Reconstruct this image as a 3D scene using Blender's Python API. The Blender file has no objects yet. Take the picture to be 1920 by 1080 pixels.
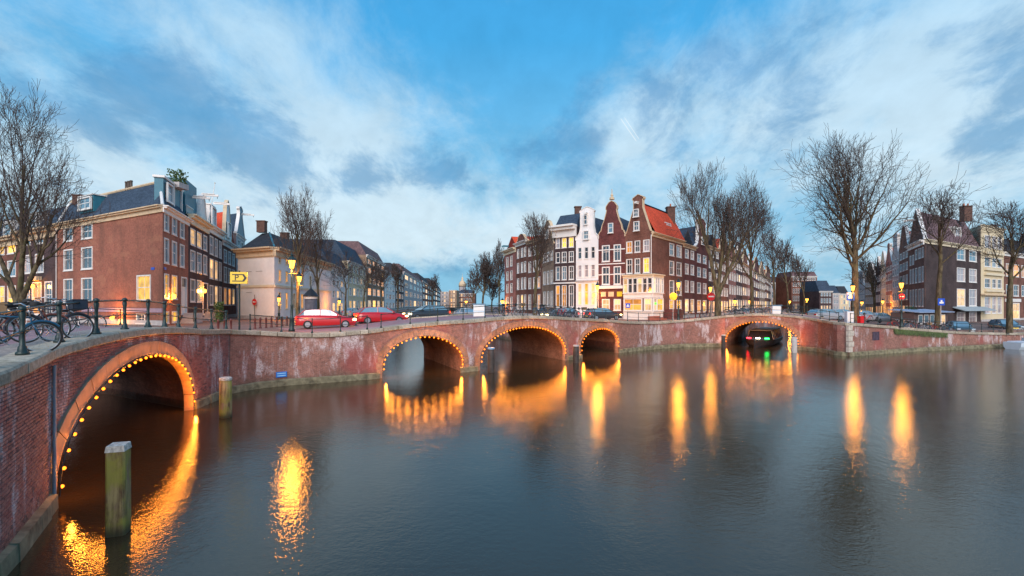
import bpy, math, random
import numpy as np
from mathutils import Vector, Matrix
R = math.radians
scene = bpy.context.scene
COL = scene.collection
rnd = random.Random(7)

# ------------------------------------------------------------------ camera
EYE = 4.7; HOR = 572.0; F = 900.0
cd = bpy.data.cameras.new('camera'); cam = bpy.data.objects.new('camera', cd); COL.objects.link(cam)
cam.location = (0, 0, EYE); cam.rotation_euler = (R(90), 0, 0)
cd.sensor_width = 36; cd.lens = 36 * F / 1920; cd.shift_y = (HOR - 540) / 1920
cd.clip_start = .1; cd.clip_end = 6000
scene.camera = cam

# ------------------------------------------------------------------ view
scene.view_settings.view_transform = 'Standard'; scene.view_settings.look = 'None'
scene.view_settings.gamma = 1; scene.view_settings.exposure = 0.3
scene.view_settings.use_curve_mapping = False
scene.render.engine = 'CYCLES'
scene.cycles.use_denoising = True
scene.cycles.max_bounces = 6; scene.cycles.diffuse_bounces = 3; scene.cycles.glossy_bounces = 3
scene.cycles.sample_clamp_indirect = 6
scene.cycles.caustics_reflective = False; scene.cycles.caustics_refractive = False

# ------------------------------------------------------------------ node helper
class N:
    def __init__(s, tree): s.t = tree; tree.nodes.clear()
    def n(s, typ, **kw):
        nd = s.t.nodes.new(typ)
        for k, v in kw.items():
            if k.startswith('i_'): s.set(nd.inputs[k[2:].replace('_', ' ')], v)
            else: setattr(nd, k, v)
        return nd
    def set(s, inp, v):
        if isinstance(v, bpy.types.NodeSocket): s.t.links.new(v, inp)
        elif isinstance(v, bpy.types.Node): s.t.links.new(v.outputs[0], inp)
        else: inp.default_value = v
    def math(s, op, a, b=0.0, c=None, clamp=False):
        m = s.t.nodes.new('ShaderNodeMath'); m.operation = op; m.use_clamp = clamp
        s.set(m.inputs[0], a); s.set(m.inputs[1], b)
        if c is not None: s.set(m.inputs[2], c)
        return m.outputs[0]
    def vmath(s, op, a, b=None):
        m = s.t.nodes.new('ShaderNodeVectorMath'); m.operation = op
        s.set(m.inputs[0], a)
        if b is not None: s.set(m.inputs[1], b)
        return m
    def mix(s, f, a, b, mode='MIX'):
        m = s.t.nodes.new('ShaderNodeMix'); m.data_type = 'RGBA'; m.blend_type = mode
        s.set(m.inputs[0], f)
        for i, v in ((6, a), (7, b)):
            if isinstance(v, (tuple, list)): v = (*v[:3], 1)
            s.set(m.inputs[i], v)
        return m.outputs[2]
    def noise(s, vec, scale, detail=4, rough=.55, dist=0.0):
        m = s.n('ShaderNodeTexNoise'); s.set(m.inputs['Vector'], vec)
        m.inputs['Scale'].default_value = scale; m.inputs['Detail'].default_value = detail
        m.inputs['Roughness'].default_value = rough; m.inputs['Distortion'].default_value = dist
        return m.outputs[0]
    def step(s, v, lo, hi, a=0.0, b=1.0, smooth=True):
        m = s.t.nodes.new('ShaderNodeMapRange'); m.interpolation_type = 'SMOOTHSTEP' if smooth else 'LINEAR'
        s.set(m.inputs[0], v); m.inputs[1].default_value = lo; m.inputs[2].default_value = hi
        m.inputs[3].default_value = a; m.inputs[4].default_value = b
        return m.outputs[0]
    def mapping(s, vec, scale=(1, 1, 1), loc=(0, 0, 0), rot=(0, 0, 0)):
        m = s.t.nodes.new('ShaderNodeMapping'); s.set(m.inputs[0], vec)
        m.inputs['Scale'].default_value = scale; m.inputs['Location'].default_value = loc; m.inputs['Rotation'].default_value = rot
        return m.outputs[0]

# ------------------------------------------------------------------ sky: azure dusk with pale and slate clouds
world = bpy.data.worlds.new('World'); scene.world = world; world.use_nodes = True
w = N(world.node_tree)
geo = w.n('ShaderNodeTexCoord')
sep = w.n('ShaderNodeSeparateXYZ'); w.set(sep.inputs[0], geo.outputs['Generated'])
dx, dy, dz = sep.outputs
az = w.math('ARCTAN2', dx, dy)
el = w.math('ARCSINE', dz)
ela = w.math('ABSOLUTE', el)
# cloud sheet seen in perspective
den = w.math('ADD', w.math('ABSOLUTE', dz), .42)
cx_ = w.math('DIVIDE', dx, den); cy_ = w.math('DIVIDE', dy, den)
comb = w.n('ShaderNodeCombineXYZ'); w.set(comb.inputs[0], cx_); w.set(comb.inputs[1], cy_)
sheet = w.mapping(comb.outputs[0], scale=(1, .75, 1), rot=(0, 0, .5))
n_big = w.noise(sheet, 2.2, 5, .55, .5)
n_mid = w.noise(sheet, 5.6, 10, .66, .3)
sheet2 = w.mapping(comb.outputs[0], scale=(1.1, .8, 1), loc=(4.3, 7.7, 2), rot=(0, 0, -.3))
n_drk = w.noise(sheet2, 6.4, 9, .64, .3)
def blob(px, py, rx, ry, amp, tilt=0.0):
    a0 = math.atan((px - 960) / F); e0 = math.atan((HOR - py) / F * math.cos(a0))
    da = w.math('SUBTRACT', az, a0); de = w.math('SUBTRACT', ela, e0)
    c, s_ = math.cos(tilt), math.sin(tilt)
    A = w.math('ADD', w.math('MULTIPLY', da, c / (rx / F)), w.math('MULTIPLY', de, s_ / (rx / F)))
    B = w.math('ADD', w.math('MULTIPLY', da, -s_ / (ry / F)), w.math('MULTIPLY', de, c / (ry / F)))
    q = w.math('ADD', w.math('MULTIPLY', A, A), w.math('MULTIPLY', B, B))
    return w.math('MULTIPLY', w.math('EXPONENT', w.math('MULTIPLY', q, -1.0)), amp)
def total(lst):
    o = lst[0]
    for x in lst[1:]: o = w.math('ADD', o, x)
    return o
wb = total([blob(640, 330, 130, 150, .34, -.9), blob(760, 430, 260, 70, .36), blob(450, 120, 150, 90, .16, -.6), blob(1080, 430, 160, 70, .2),
            blob(1180, 240, 150, 90, .26), blob(1420, 230, 200, 80, .2), blob(1740, 260, 170, 190, .34), blob(190, 330, 190, 75, .30), blob(1700, 60, 260, 70, .14),
            blob(860, 60, 200, 90, -.2), blob(830, 190, 120, 70, .12), blob(560, 60, 160, 60, .12), blob(1010, 190, 130, 90, -.2), blob(900, 530, 400, 40, -.22), blob(1150, 20, 160, 60, -.2), blob(1850, 400, 140, 60, -.12), blob(1480, 330, 120, 80, -.05)])
db = total([blob(450, 260, 190, 75, .24, -.25), blob(280, 190, 260, 80, .08), blob(770, 312, 90, 45, .30), blob(680, 300, 25, 40, .12), blob(1100, 250, 45, 110, .24), blob(1030, 290, 90, 50, .2), blob(860, 330, 70, 35, .16), blob(1250, 240, 80, 40, .12), blob(1420, 270, 90, 40, .14), blob(130, 230, 120, 50, .12),
            blob(1180, 140, 90, 50, .2), blob(1320, 140, 110, 50, .24, .3), blob(1530, 170, 110, 70, .24), blob(1900, 210, 95, 75, .34), blob(1850, 340, 90, 40, .14), blob(900, 500, 190, 32, .2),
            blob(560, 350, 90, 50, .16), blob(860, 60, 300, 120, -.2), blob(120, 90, 250, 90, .06), blob(1650, 300, 120, 120, -.2), blob(760, 420, 150, 50, -.15), blob(620, 230, 60, 120, -.12)])
Wm = w.step(w.math('ADD', w.math('ADD', w.math('MULTIPLY', n_mid, .75), w.math('MULTIPLY', n_big, .25)), wb), .37, .88)
Dm = w.step(w.math('ADD', n_drk, db), .55, .84)
ramp = w.n('ShaderNodeValToRGB'); w.set(ramp.inputs[0], w.math('DIVIDE', ela, 1.2))
cr = ramp.color_ramp
cr.elements[0].position = 0; cr.elements[0].color = (.24, .50, .68, 1)
cr.elements[1].position = 1; cr.elements[1].color = (.035, .27, .60, 1)
for p, c in ((.10, (.19, .48, .70, 1)), (.25, (.15, .46, .74, 1)), (.42, (.06, .37, .73, 1)), (.6, (.04, .31, .68, 1))):
    e = cr.elements.new(p); e.color = c
pale = w.mix(w.step(ela, .05, .7), (.62, .76, .84), (.38, .63, .84))
c1 = w.mix(w.math('MULTIPLY', Wm, .95), ramp.outputs[0], pale)
slate = w.mix(w.step(ela, .0, .6), (.075, .27, .48), (.085, .29, .57))
c2 = w.mix(w.math('MULTIPLY', Dm, .66), c1, slate)
fine = w.step(w.noise(sheet, 9, 5, .6, .2), .3, .7, .93, 1.07, False)
vm = w.vmath('SCALE', c2); w.set(vm.inputs['Scale'], fine)
nish = w.n('ShaderNodeTexSky', sky_type='NISHITA', sun_disc=False, sun_elevation=R(6), sun_rotation=R(200))
# short double vapour trail
ca, ce = math.atan((1180 - 960) / F), 0
def trail(x0, y0, x1, y1, wd):
    def ae(px, py): a0 = math.atan((px - 960) / F); return a0, math.atan((HOR - py) / F * math.cos(a0))
    (a0, e0), (a1, e1) = ae(x0, y0), ae(x1, y1); L = math.hypot(a1 - a0, e1 - e0); ux_, uy_ = (a1 - a0) / L, (e1 - e0) / L
    da = w.math('SUBTRACT', az, a0); de = w.math('SUBTRACT', el, e0)
    t_ = w.math('ADD', w.math('MULTIPLY', da, ux_), w.math('MULTIPLY', de, uy_)); n_ = w.math('ABSOLUTE', w.math('SUBTRACT', w.math('MULTIPLY', da, uy_), w.math('MULTIPLY', de, ux_)))
    m1 = w.step(n_, wd * .4, wd, 1, 0); m2 = w.math('MULTIPLY', w.step(t_, 0, L * .08), w.step(t_, L * .92, L, 1, 0))
    return w.math('MULTIPLY', m1, m2)
tr = w.math('MAXIMUM', trail(1163, 221, 1194, 266, .0012), trail(1170, 219, 1199, 262, .0009))
vm2 = w.mix(w.math('MULTIPLY', tr, .5), vm.outputs[0], (.85, .90, .92))
c3 = w.mix(.03, vm2, w.vmath('MULTIPLY', nish.outputs[0], (.12, .12, .12)).outputs[0])
bg = w.n('ShaderNodeBackground', i_Strength=.92); w.set(bg.inputs[0], c3)
wo = w.n('ShaderNodeOutputWorld'); w.set(wo.inputs[0], bg)

sd = bpy.data.lights.new('sun', 'SUN'); sd.energy = 3.0; sd.angle = R(50); sd.color = (1.0, .86, .80)
sun = bpy.data.objects.new('sun', sd); COL.objects.link(sun)
sun.rotation_euler = (R(62), 0, R(-2))

# ------------------------------------------------------------------ picture -> place
def pl(px, D): return ((px - 960) / F * D, D)
def zz(py, D): return EYE - (py - HOR) * D / F

# ------------------------------------------------------------------ mesh builder
class MB:
    def __init__(s): s.v = []; s.f = []; s.uv = []
    def face(s, pts, uv=None):
        i = len(s.v); s.v += [tuple(p) for p in pts]; s.f.append(tuple(range(i, i + len(pts))))
        s.uv.append(uv if uv else [(0, 0)] * len(pts))
    def quad3(s, a, b, c, d, u0=0, v0=0):
        a, b, c, d = map(Vector, (a, b, c, d)); L = (b - a).length; H = (d - a).length
        s.face([a, b, c, d], [(u0, v0), (u0 + L, v0), (u0 + L, v0 + H), (u0, v0 + H)])
    def hexa(s, p):   # 8 pts: bottom 0-3 ccw, top 4-7
        for q in ((0, 3, 2, 1), (4, 5, 6, 7), (0, 1, 5, 4), (1, 2, 6, 5), (2, 3, 7, 6), (3, 0, 4, 7)):
            s.quad3(*[p[k] for k in q])
    def box(s, x0, y0, z0, x1, y1, z1):
        s.hexa([(x0, y0, z0), (x1, y0, z0), (x1, y1, z0), (x0, y1, z0), (x0, y0, z1), (x1, y0, z1), (x1, y1, z1), (x0, y1, z1)])
    def obox(s, A, u, s0, s1, d0, d1, z0, z1):   # d: outward offset (positive toward the street)
        n = (u[1], -u[0])
        P = lambda t, d, z: (A[0] + u[0] * t + n[0] * d, A[1] + u[1] * t + n[1] * d, z)
        s.hexa([P(s0, d1, z0), P(s1, d1, z0), P(s1, d0, z0), P(s0, d0, z0), P(s0, d1, z1), P(s1, d1, z1), P(s1, d0, z1), P(s0, d0, z1)])
    def tube(s, pts, rad, n=6, caps=True):
        pts = [Vector(p) for p in pts]
        if not isinstance(rad, (list, tuple)): rad = [rad] * len(pts)
        rings = []
        for i, p in enumerate(pts):
            d = (pts[min(i + 1, len(pts) - 1)] - pts[max(i - 1, 0)]).normalized()
            a = d.orthogonal().normalized() if abs(d.z) > .95 else d.cross(Vector((0, 0, 1))).normalized()
            b = d.cross(a).normalized()
            base = len(s.v)
            s.v += [tuple(p + (a * math.cos(2 * math.pi * k / n) + b * math.sin(2 * math.pi * k / n)) * rad[i]) for k in range(n)]
            rings.append(base)
        for r0, r1 in zip(rings, rings[1:]):
            for k in range(n):
                s.f.append((r0 + k, r1 + k, r1 + (k + 1) % n, r0 + (k + 1) % n)); s.uv.append([(0, 0)] * 4)
        if caps:
            s.f.append(tuple(rings[0] + k for k in range(n))); s.uv.append([(0, 0)] * n)
            s.f.append(tuple(rings[-1] + k for k in reversed(range(n)))); s.uv.append([(0, 0)] * n)
    def lathe(s, prof, n=12, c=(0, 0, 0)):
        s_ = []
        for r, z in prof:
            s_.append(len(s.v)); s.v += [(c[0] + r * math.cos(2 * math.pi * k / n), c[1] + r * math.sin(2 * math.pi * k / n), c[2] + z) for k in range(n)]
        for a, b in zip(s_, s_[1:]):
            for k in range(n): s.f.append((a + k, a + (k + 1) % n, b + (k + 1) % n, b + k)); s.uv.append([(0, 0)] * 4)
        s.f.append(tuple(s_[0] + k for k in reversed(range(n)))); s.uv.append([(0, 0)] * n)
        s.f.append(tuple(s_[-1] + k for k in range(n))); s.uv.append([(0, 0)] * n)
    def torus(s, c, axis, R0, r, n=24, m=6):
        axis = Vector(axis).normalized(); a = axis.orthogonal().normalized(); b = axis.cross(a)
        base = len(s.v); c = Vector(c)
        for i in range(n):
            d = a * math.cos(2 * math.pi * i / n) + b * math.sin(2 * math.pi * i / n)
            for j in range(m):
                t = 2 * math.pi * j / m
                s.v.append(tuple(c + d * (R0 + r * math.cos(t)) + axis * r * math.sin(t)))
        for i in range(n):
            for j in range(m):
                s.f.append((base + i * m + j, base + ((i + 1) % n) * m + j, base + ((i + 1) % n) * m + (j + 1) % m, base + i * m + (j + 1) % m)); s.uv.append([(0, 0)] * 4)
    def mesh(s, name, mat, smooth=False, off=(0, 0, 0)):
        me = bpy.data.meshes.new(name)
        v = [(p[0] - off[0], p[1] - off[1], p[2] - off[2]) for p in s.v] if any(off) else s.v
        me.from_pydata(v, [], s.f)
        ul = me.uv_layers.new(name='UVMap')
        flat = [c for f in s.uv for p in f for c in p]
        ul.data.foreach_set('uv', flat)
        if mat: me.materials.append(mat)
        if smooth: me.polygons.foreach_set('use_smooth', [True] * len(me.polygons))
        return me
    def build(s, name, mat, parent=None, smooth=False):
        off = tuple(origin(parent)) if parent else (0, 0, 0)
        return link(name, s.mesh(name, mat, smooth, off), parent)
def origin(o):
    v = Vector((0, 0, 0))
    while o: v = v + o.location; o = o.parent
    return v
def link(name, data, parent=None, loc=None, rz=0):
    o = bpy.data.objects.new(name, data); COL.objects.link(o)
    if parent: o.parent = parent
    if loc: o.location = loc
    if rz: o.rotation_euler = (0, 0, rz)
    return o
def thing(name, label, cat, loc=(0, 0, 0), rz=0, group=None):
    o = link(name, None, None, loc, rz); o.empty_display_size = .2
    tag(o, label, cat, group); return o
def tag(o, label, cat, group=None):
    o['label'] = label; o['category'] = cat
    if group: o['group'] = group
    return o
def structure(o): o['kind'] = 'structure'; return o
def stuff(o): o['kind'] = 'stuff'; return o
def copy_thing(src, loc, rz, label):
    c = src.copy(); COL.objects.link(c); c.location = loc; c.rotation_euler = (0, 0, rz); c['label'] = label
    for ch in src.children:
        d = ch.copy(); COL.objects.link(d); d.parent = c
        for g in ch.children:
            e = g.copy(); COL.objects.link(e); e.parent = d
    return c

# ------------------------------------------------------------------ materials
MATS = {}
def mat_new(name):
    m = bpy.data.materials.new(name); m.use_nodes = True; return m, N(m.node_tree)
def finish(n, col, rough=.7, bump=None, bstr=.3, bdist=.02, metal=0.0, spec=.5, emis=None, estr=0.0):
    b = n.n('ShaderNodeBsdfPrincipled')
    if isinstance(col, (tuple, list)): col = (*col[:3], 1)
    n.set(b.inputs['Base Color'], col); n.set(b.inputs['Roughness'], rough); b.inputs['Metallic'].default_value = metal
    b.inputs['Specular IOR Level'].default_value = spec
    if bump is not None:
        bp = n.n('ShaderNodeBump'); bp.inputs['Strength'].default_value = bstr; bp.inputs['Distance'].default_value = bdist
        n.set(bp.inputs['Height'], bump); n.set(b.inputs['Normal'], bp.outputs[0])
    if emis is not None:
        n.set(b.inputs['Emission Color'], (*emis[:3], 1) if isinstance(emis, (tuple, list)) else emis); n.set(b.inputs['Emission Strength'], estr)
    o = n.n('ShaderNodeOutputMaterial'); n.set(o.inputs[0], b)
    return b
def plain(name, col, rough=.6, metal=0.0, var=.18, scale=3.0, bstr=.12, spec=.5):
    if name in MATS: return MATS[name]
    m, n = mat_new(name)
    g = n.n('ShaderNodeNewGeometry').outputs['Position']
    a = n.noise(g, scale, 5, .6)
    c = n.mix(n.step(a, .3, .7, 0, 1, False), tuple(x * (1 - var) for x in col), tuple(min(1, x * (1 + var)) for x in col))
    finish(n, c, rough, n.noise(g, scale * 8, 3), bstr, .01, metal, spec)
    MATS[name] = m; return m
def brickmat(name, c1, c2, mortar, bw=.22, bh=.065, dirt=.35, patch=None):
    if name in MATS: return MATS[name]
    m, n = mat_new(name)
    uv = n.n('ShaderNodeUVMap').outputs[0]
    pos = n.n('ShaderNodeNewGeometry').outputs['Position']
    b = n.n('ShaderNodeTexBrick'); n.set(b.inputs['Vector'], uv)
    b.inputs['Color1'].default_value = (*c1, 1); b.inputs['Color2'].default_value = (*c2, 1); b.inputs['Mortar'].default_value = (*mortar, 1)
    b.inputs['Scale'].default_value = 1; b.inputs['Brick Width'].default_value = bw; b.inputs['Row Height'].default_value = bh
    b.inputs['Mortar Size'].default_value = .008; b.inputs['Mortar Smooth'].default_value = .4; b.inputs['Bias'].default_value = -.1
    blot = n.step(n.noise(pos, .45, 6, .62), .35, .65, 1 - dirt, 1 + dirt * .5, False)
    v = n.vmath('SCALE', b.outputs[0]); n.set(v.inputs['Scale'], blot)
    fine = n.step(n.noise(pos, 5, 5, .75), .3, .7, .68, 1.32, False)
    v2 = n.vmath('SCALE', v.outputs[0]); n.set(v2.inputs['Scale'], fine)
    col = v2.outputs[0]
    if patch: col = patch(n, col, pos, uv)
    finish(n, col, .85, n.math('SUBTRACT', 1.0, b.outputs[1]), .6, .015, spec=.25)
    MATS[name] = m; return m
def lime(n, col, pos, uv):
    # white efflorescence running down the canal bricks, moss near the water
    sx = n.mapping(pos, scale=(1.3, 1.3, .42))
    a = n.noise(sx, 1.6, 8, .72, .3)
    big = n.noise(pos, .33, 3, .5)
    f = n.step(n.math('ADD', a, big), 1.00, 1.17)
    tex = n.step(n.noise(pos, 14, 4, .7), .34, .60)
    f = n.math('MULTIPLY', f, n.math('ADD', n.math('MULTIPLY', tex, .8), .14))
    col = n.mix(f, col, (.70, .62, .62))
    rs = n.step(n.noise(n.mapping(pos, scale=(1, 1, 1), loc=(9, 3, 1)), .35, 3, .5), .55, .68)
    col = n.mix(n.math('MULTIPLY', rs, .5), col, (.36, .07, .07), 'MIX')
    z = n.n('ShaderNodeSeparateXYZ'); n.set(z.inputs[0], pos)
    wet = n.step(n.math('ADD', z.outputs[2], n.math('MULTIPLY', n.noise(pos, 2.2, 4), .5)), .3, 1.0, 1, 0)
    col = n.mix(n.math('MULTIPLY', wet, .85), col, (.10, .09, .06))
    return col
def soot(n, col, pos, uv):
    s = n.step(n.noise(n.mapping(pos, scale=(1, 1, .35)), .45, 7, .68), .46, .66)
    col = n.mix(n.math('MULTIPLY', s, .5), col, (.13, .07, .05))
    p2 = n.step(n.noise(n.mapping(pos, loc=(5, 2, 7), scale=(.6, .6, 1.6)), .6, 4, .6), .56, .60)
    return n.mix(n.math('MULTIPLY', p2, .3), col, (.48, .22, .13))
M_canal = brickmat('canal_brick', (.38, .155, .115), (.26, .105, .085), (.36, .27, .22), patch=lime, dirt=.3)
M_barrel = brickmat('vault_brick', (.40, .20, .13), (.28, .14, .09), (.24, .17, .13), dirt=.4)
def single_brick(name, base):
    m, n = mat_new(name)
    pos = n.n('ShaderNodeNewGeometry').outputs['Position']
    vor = n.n('ShaderNodeTexVoronoi'); n.set(vor.inputs['Vector'], n.mapping(pos, scale=(1, 1, 3.0))); vor.inputs['Scale'].default_value = 4.3
    sepc = n.n('ShaderNodeSeparateXYZ'); n.set(sepc.inputs[0], vor.outputs['Color'])
    c = n.mix(sepc.outputs[0], base, (.44, .19, .155)); c = n.mix(n.step(sepc.outputs[1], .7, 1), c, (.17, .085, .085))
    c = lime(n, c, pos, None)
    finish(n, c, .85, n.noise(pos, 60, 4, .7), .5, .008, spec=.25); return m
M_brick1 = single_brick('canal_single_brick', (.34, .115, .10))
M_mortar = plain('mortar', (.30, .21, .18), .9, var=.4, scale=1.2)
def coping_mat():
    m, n = mat_new('coping_granite'); pos = n.n('ShaderNodeNewGeometry').outputs['Position']; rn = n.n('ShaderNodeObjectInfo').outputs['Random']
    c = n.mix(n.step(n.noise(pos, 9, 6, .7), .3, .7, 0, 1, False), (.25, .21, .16), (.60, .52, .40))
    v = n.vmath('SCALE', c); n.set(v.inputs['Scale'], n.step(rn, 0, 1, .74, 1.16, False))
    c = n.mix(n.step(n.noise(pos, 1.3, 5, .6), .52, .7, 0, .5), v.outputs[0], (.17, .16, .09))
    finish(n, c, .8, n.noise(pos, 50, 5, .7), .5, .01, spec=.3); return m
M_cop = coping_mat()
M_ring = brickmat('ring_brick', (.42, .24, .15), (.34, .18, .12), (.3, .2, .15), bw=.10, bh=.07)
M_plinth = plain('plinth_stone', (.20, .18, .11), .85, var=.6, scale=2.5, bstr=.5)
M_white = plain('white_paint', (.76, .73, .68), .5, var=.06, scale=2)
M_cream = plain('cream_paint', (.70, .60, .42), .6, var=.08, scale=1.2)
M_iron = plain('railing_iron', (.022, .040, .038), .42, metal=.3, var=.4, scale=6)
M_black = plain('black_iron', (.018, .018, .02), .5)
M_slate = brickmat('slate', (.055, .085, .125), (.035, .055, .085), (.015, .02, .03), bw=.3, bh=.16, dirt=.2)
M_tile = brickmat('red_tile', (.78, .10, .035), (.64, .075, .03), (.25, .03, .015), bw=.24, bh=.2, dirt=.18)
M_ptile = brickmat('brown_tile', (.21, .125, .125), (.13, .085, .095), (.05, .04, .05), bw=.25, bh=.2, dirt=.3)
M_dtile = brickmat('dark_tile', (.045, .05, .06), (.03, .033, .04), (.01, .01, .012), bw=.25, bh=.2, dirt=.2)
WALL = {
 'red': brickmat('house_brick_red', (.36, .13, .085), (.29, .10, .07), (.34, .19, .13), patch=soot, dirt=.12),
 'dark': brickmat('house_brick_dark', (.085, .05, .05), (.06, .038, .04), (.09, .07, .07)),
 'black': brickmat('house_brick_black', (.085, .055, .05), (.06, .04, .04), (.06, .05, .05)),
 'brown': brickmat('house_brick_brown', (.22, .088, .06), (.155, .06, .045), (.19, .12, .09)),
 'wine': brickmat('house_brick_wine', (.17, .05, .045), (.12, .038, .038), (.15, .07, .06)),
 'tan': brickmat('house_brick_tan', (.38, .25, .16), (.30, .19, .13), (.34, .25, .18)),
 'white': plain('house_white', (.78, .75, .72), .7, var=.09, scale=.7),
 'cream': plain('house_cream', (.68, .56, .36), .7, var=.08, scale=.7),
 'grey': plain('house_grey', (.40, .37, .37), .7, var=.14, scale=.7),
 'pink': brickmat('house_brick_pink', (.42, .17, .14), (.34, .13, .11), (.36, .22, .18)),
}
M_teal = plain('teal_paint', (.03, .16, .22), .5, var=.1)
M_door = plain('door_paint', (.02, .035, .03), .35)
M_stone = plain('sandstone', (.62, .47, .30), .75, var=.15, scale=1.5)
M_concrete = plain('pale_stone', (.45, .42, .40), .8, var=.2, scale=2)
M_chim = brickmat('chimney_brick', (.16, .08, .06), (.11, .055, .045), (.13, .1, .08))
M_pot = plain('chimney_pot', (.50, .16, .07), .8)
M_plate = plain('yellow_plate', (.8, .55, .03), .4, var=.03)
M_blue = plain('blue_enamel', (.02, .08, .5), .3, var=.05)
M_redp = plain('red_enamel', (.65, .01, .012), .3, var=.03)
M_rub = plain('rubber', (.02, .02, .02), .8)
M_chrome = plain('brushed_metal', (.5, .5, .52), .3, metal=.9, var=.1)

def glass(name, tint, lit=None, estr=0.0, seed=0):
    m, n = mat_new(name)
    pos = n.n('ShaderNodeNewGeometry').outputs['Position']
    info = n.n('ShaderNodeObjectInfo').outputs['Random']
    a = n.noise(n.mapping(pos, scale=(1, 1, 1), loc=(seed, 0, 0)), 1.4, 3, .6)
    v = n.step(n.math('ADD', n.math('MULTIPLY', a, .6), n.math('MULTIPLY', info, .4)), .3, .7, .0, 1.0, False)
    c = n.mix(v, tuple(x * .6 for x in tint), tint)
    if lit:
        e = n.mix(v, tuple(x * .45 for x in lit), lit)
        b = finish(n, c, .12, None, emis=e, estr=n.step(v, 0, 1, estr * .55, estr * 1.2, False), spec=.8)
        m.cycles.emission_sampling = 'NONE'
    else:
        b = finish(n, c, n.step(info, 0, 1, .03, .14), n.noise(pos, 1.0, 2), .06, .02, spec=1.0)
        b.inputs['IOR'].default_value = 1.9
    MATS[name] = m; return m
PANE = {'d': glass('pane_dark', (.05, .06, .075)), 'b': glass('pane_blue', (.16, .28, .36), seed=3), 'p': glass('pane_curtain', (.45, .37, .37), seed=5),
        'l': glass('pane_lit', (.3, .2, .05), (1.0, .50, .035), 1.25), 'o': glass('pane_orange', (.3, .15, .05), (1.0, .38, .06), .85, 4), 'w': glass('pane_warm', (.4, .3, .2), (1.0, .56, .19), .9, 9)}
def emit(name, col, s, sample=True):
    if name in MATS: return MATS[name]
    m, n = mat_new(name); e = n.n('ShaderNodeEmission'); e.inputs[0].default_value = (*col, 1); e.inputs[1].default_value = s
    o = n.n('ShaderNodeOutputMaterial'); n.set(o.inputs[0], e)
    if not sample: m.cycles.emission_sampling = 'NONE'
    MATS[name] = m; return m
# ------------------------------------------------------------------ water
mw, n = mat_new('canal_water')
pos = n.n('ShaderNodeNewGeometry').outputs['Position']
w1 = n.noise(n.mapping(pos, scale=(1, 1, 1)), .55, 3, .5, .4)
w2 = n.noise(n.mapping(pos, scale=(1, 1.2, 1)), 5.5, 3, .55, .3)
w3 = n.noise(n.mapping(pos, scale=(1, 1.0, 1)), 20, 2, .5)
h = n.math('ADD', n.math('ADD', n.math('MULTIPLY', w1, .55), n.math('MULTIPLY', w2, .20)), n.math('MULTIPLY', w3, .12))
bp = n.n('ShaderNodeBump'); bp.inputs['Strength'].default_value = .42; bp.inputs['Distance'].default_value = .07; n.set(bp.inputs['Height'], h)
pb = n.n('ShaderNodeBsdfPrincipled'); pb.inputs['Base Color'].default_value = (.046, .031, .015, 1)
n.set(pb.inputs['Roughness'], n.step(n.noise(pos, .12, 3), .35, .65, .045, .09, False)); pb.inputs['IOR'].default_value = 1.55
pb.inputs['Specular IOR Level'].default_value = .5; pb.inputs['Specular Tint'].default_value = (1, .93, .84, 1)
n.set(pb.inputs['Normal'], bp.outputs[0])
o = n.n('ShaderNodeOutputMaterial'); n.set(o.inputs[0], pb)
m = MB(); m.face([(-900, -60, 0), (900, -60, 0), (900, 1500, 0), (-900, 1500, 0)])
structure(m.build('water', mw))

# ------------------------------------------------------------------ canal wall polyline (plan x, y, top z)
WP = [(-4.5, -1.5, 3.0), (-8.92, 8.36, 3.57), (-10.75, 11.25, 3.74), (-14.33, 21.5, 3.64), (-15.0, 25.5, 3.41), (-14.4, 27.0, 3.28), (-13.16, 28.2, 3.08),
      (-11.6, 29.0, 2.97), (-9.12, 30.4, 3.14), (-8.38, 30.9, 3.22), (-3.4, 33.6, 3.66), (-2.33, 34.4, 3.73), (4.52, 40.7, 3.67), (6.0, 42.3, 3.56), (10.4, 47.0, 3.20),
      (12.0, 48.5, 3.05), (15.6, 51.6, 2.90), (19.4, 53.8, 3.06), (24.2, 54.5, 3.52), (30.2, 50.4, 3.58), (31.0, 48.6, 3.28), (30.4, 44.9, 3.10), (31.0, 44.1, 3.06),
      (36.0, 46.4, 2.74), (40.5, 48.6, 2.38), (47.9, 51.1, 1.86), (56.4, 54.2, 1.56), (95.0, 68.0, 1.5)]
INW = [(-9, 3.6), (-9.3, 4.2), (-9.3, 5.0), (-9.3, 5.0), (-8.8, 5.6), (-8.4, 6.3), (-7.6, 7.4), (-6.6, 8.5), (-5, 9.4), (-4.56, 9.7), (-4.56, 9.7), (-4.57, 9.1), (-4.57, 9.1), (-4.6, 9.3), (-4.6, 9.3),
       (-3.4, 9.6), (.4, 10), (3.6, 9.2), (5.8, 8.1), (5.8, 8.1), (5.8, 8.1), (6, 8), (3.5, 9.2), (1.5, 9.8), (0, 10), (-1, 10), (-2, 10), (-3, 10)]
BULGE = {2: 3.92, 3: None, 9: 3.52, 11: 3.87, 13: 3.40, 18: 3.78}   # crest height half way along the arch segments
SEG = []
s_ = 0.0
CUM = [0.0]
for i in range(len(WP) - 1):
    s_ += math.dist(WP[i][:2], WP[i + 1][:2]); CUM.append(s_)
ROUND = {4, 5, 6, 7, 15, 16, 17, 20}
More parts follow.
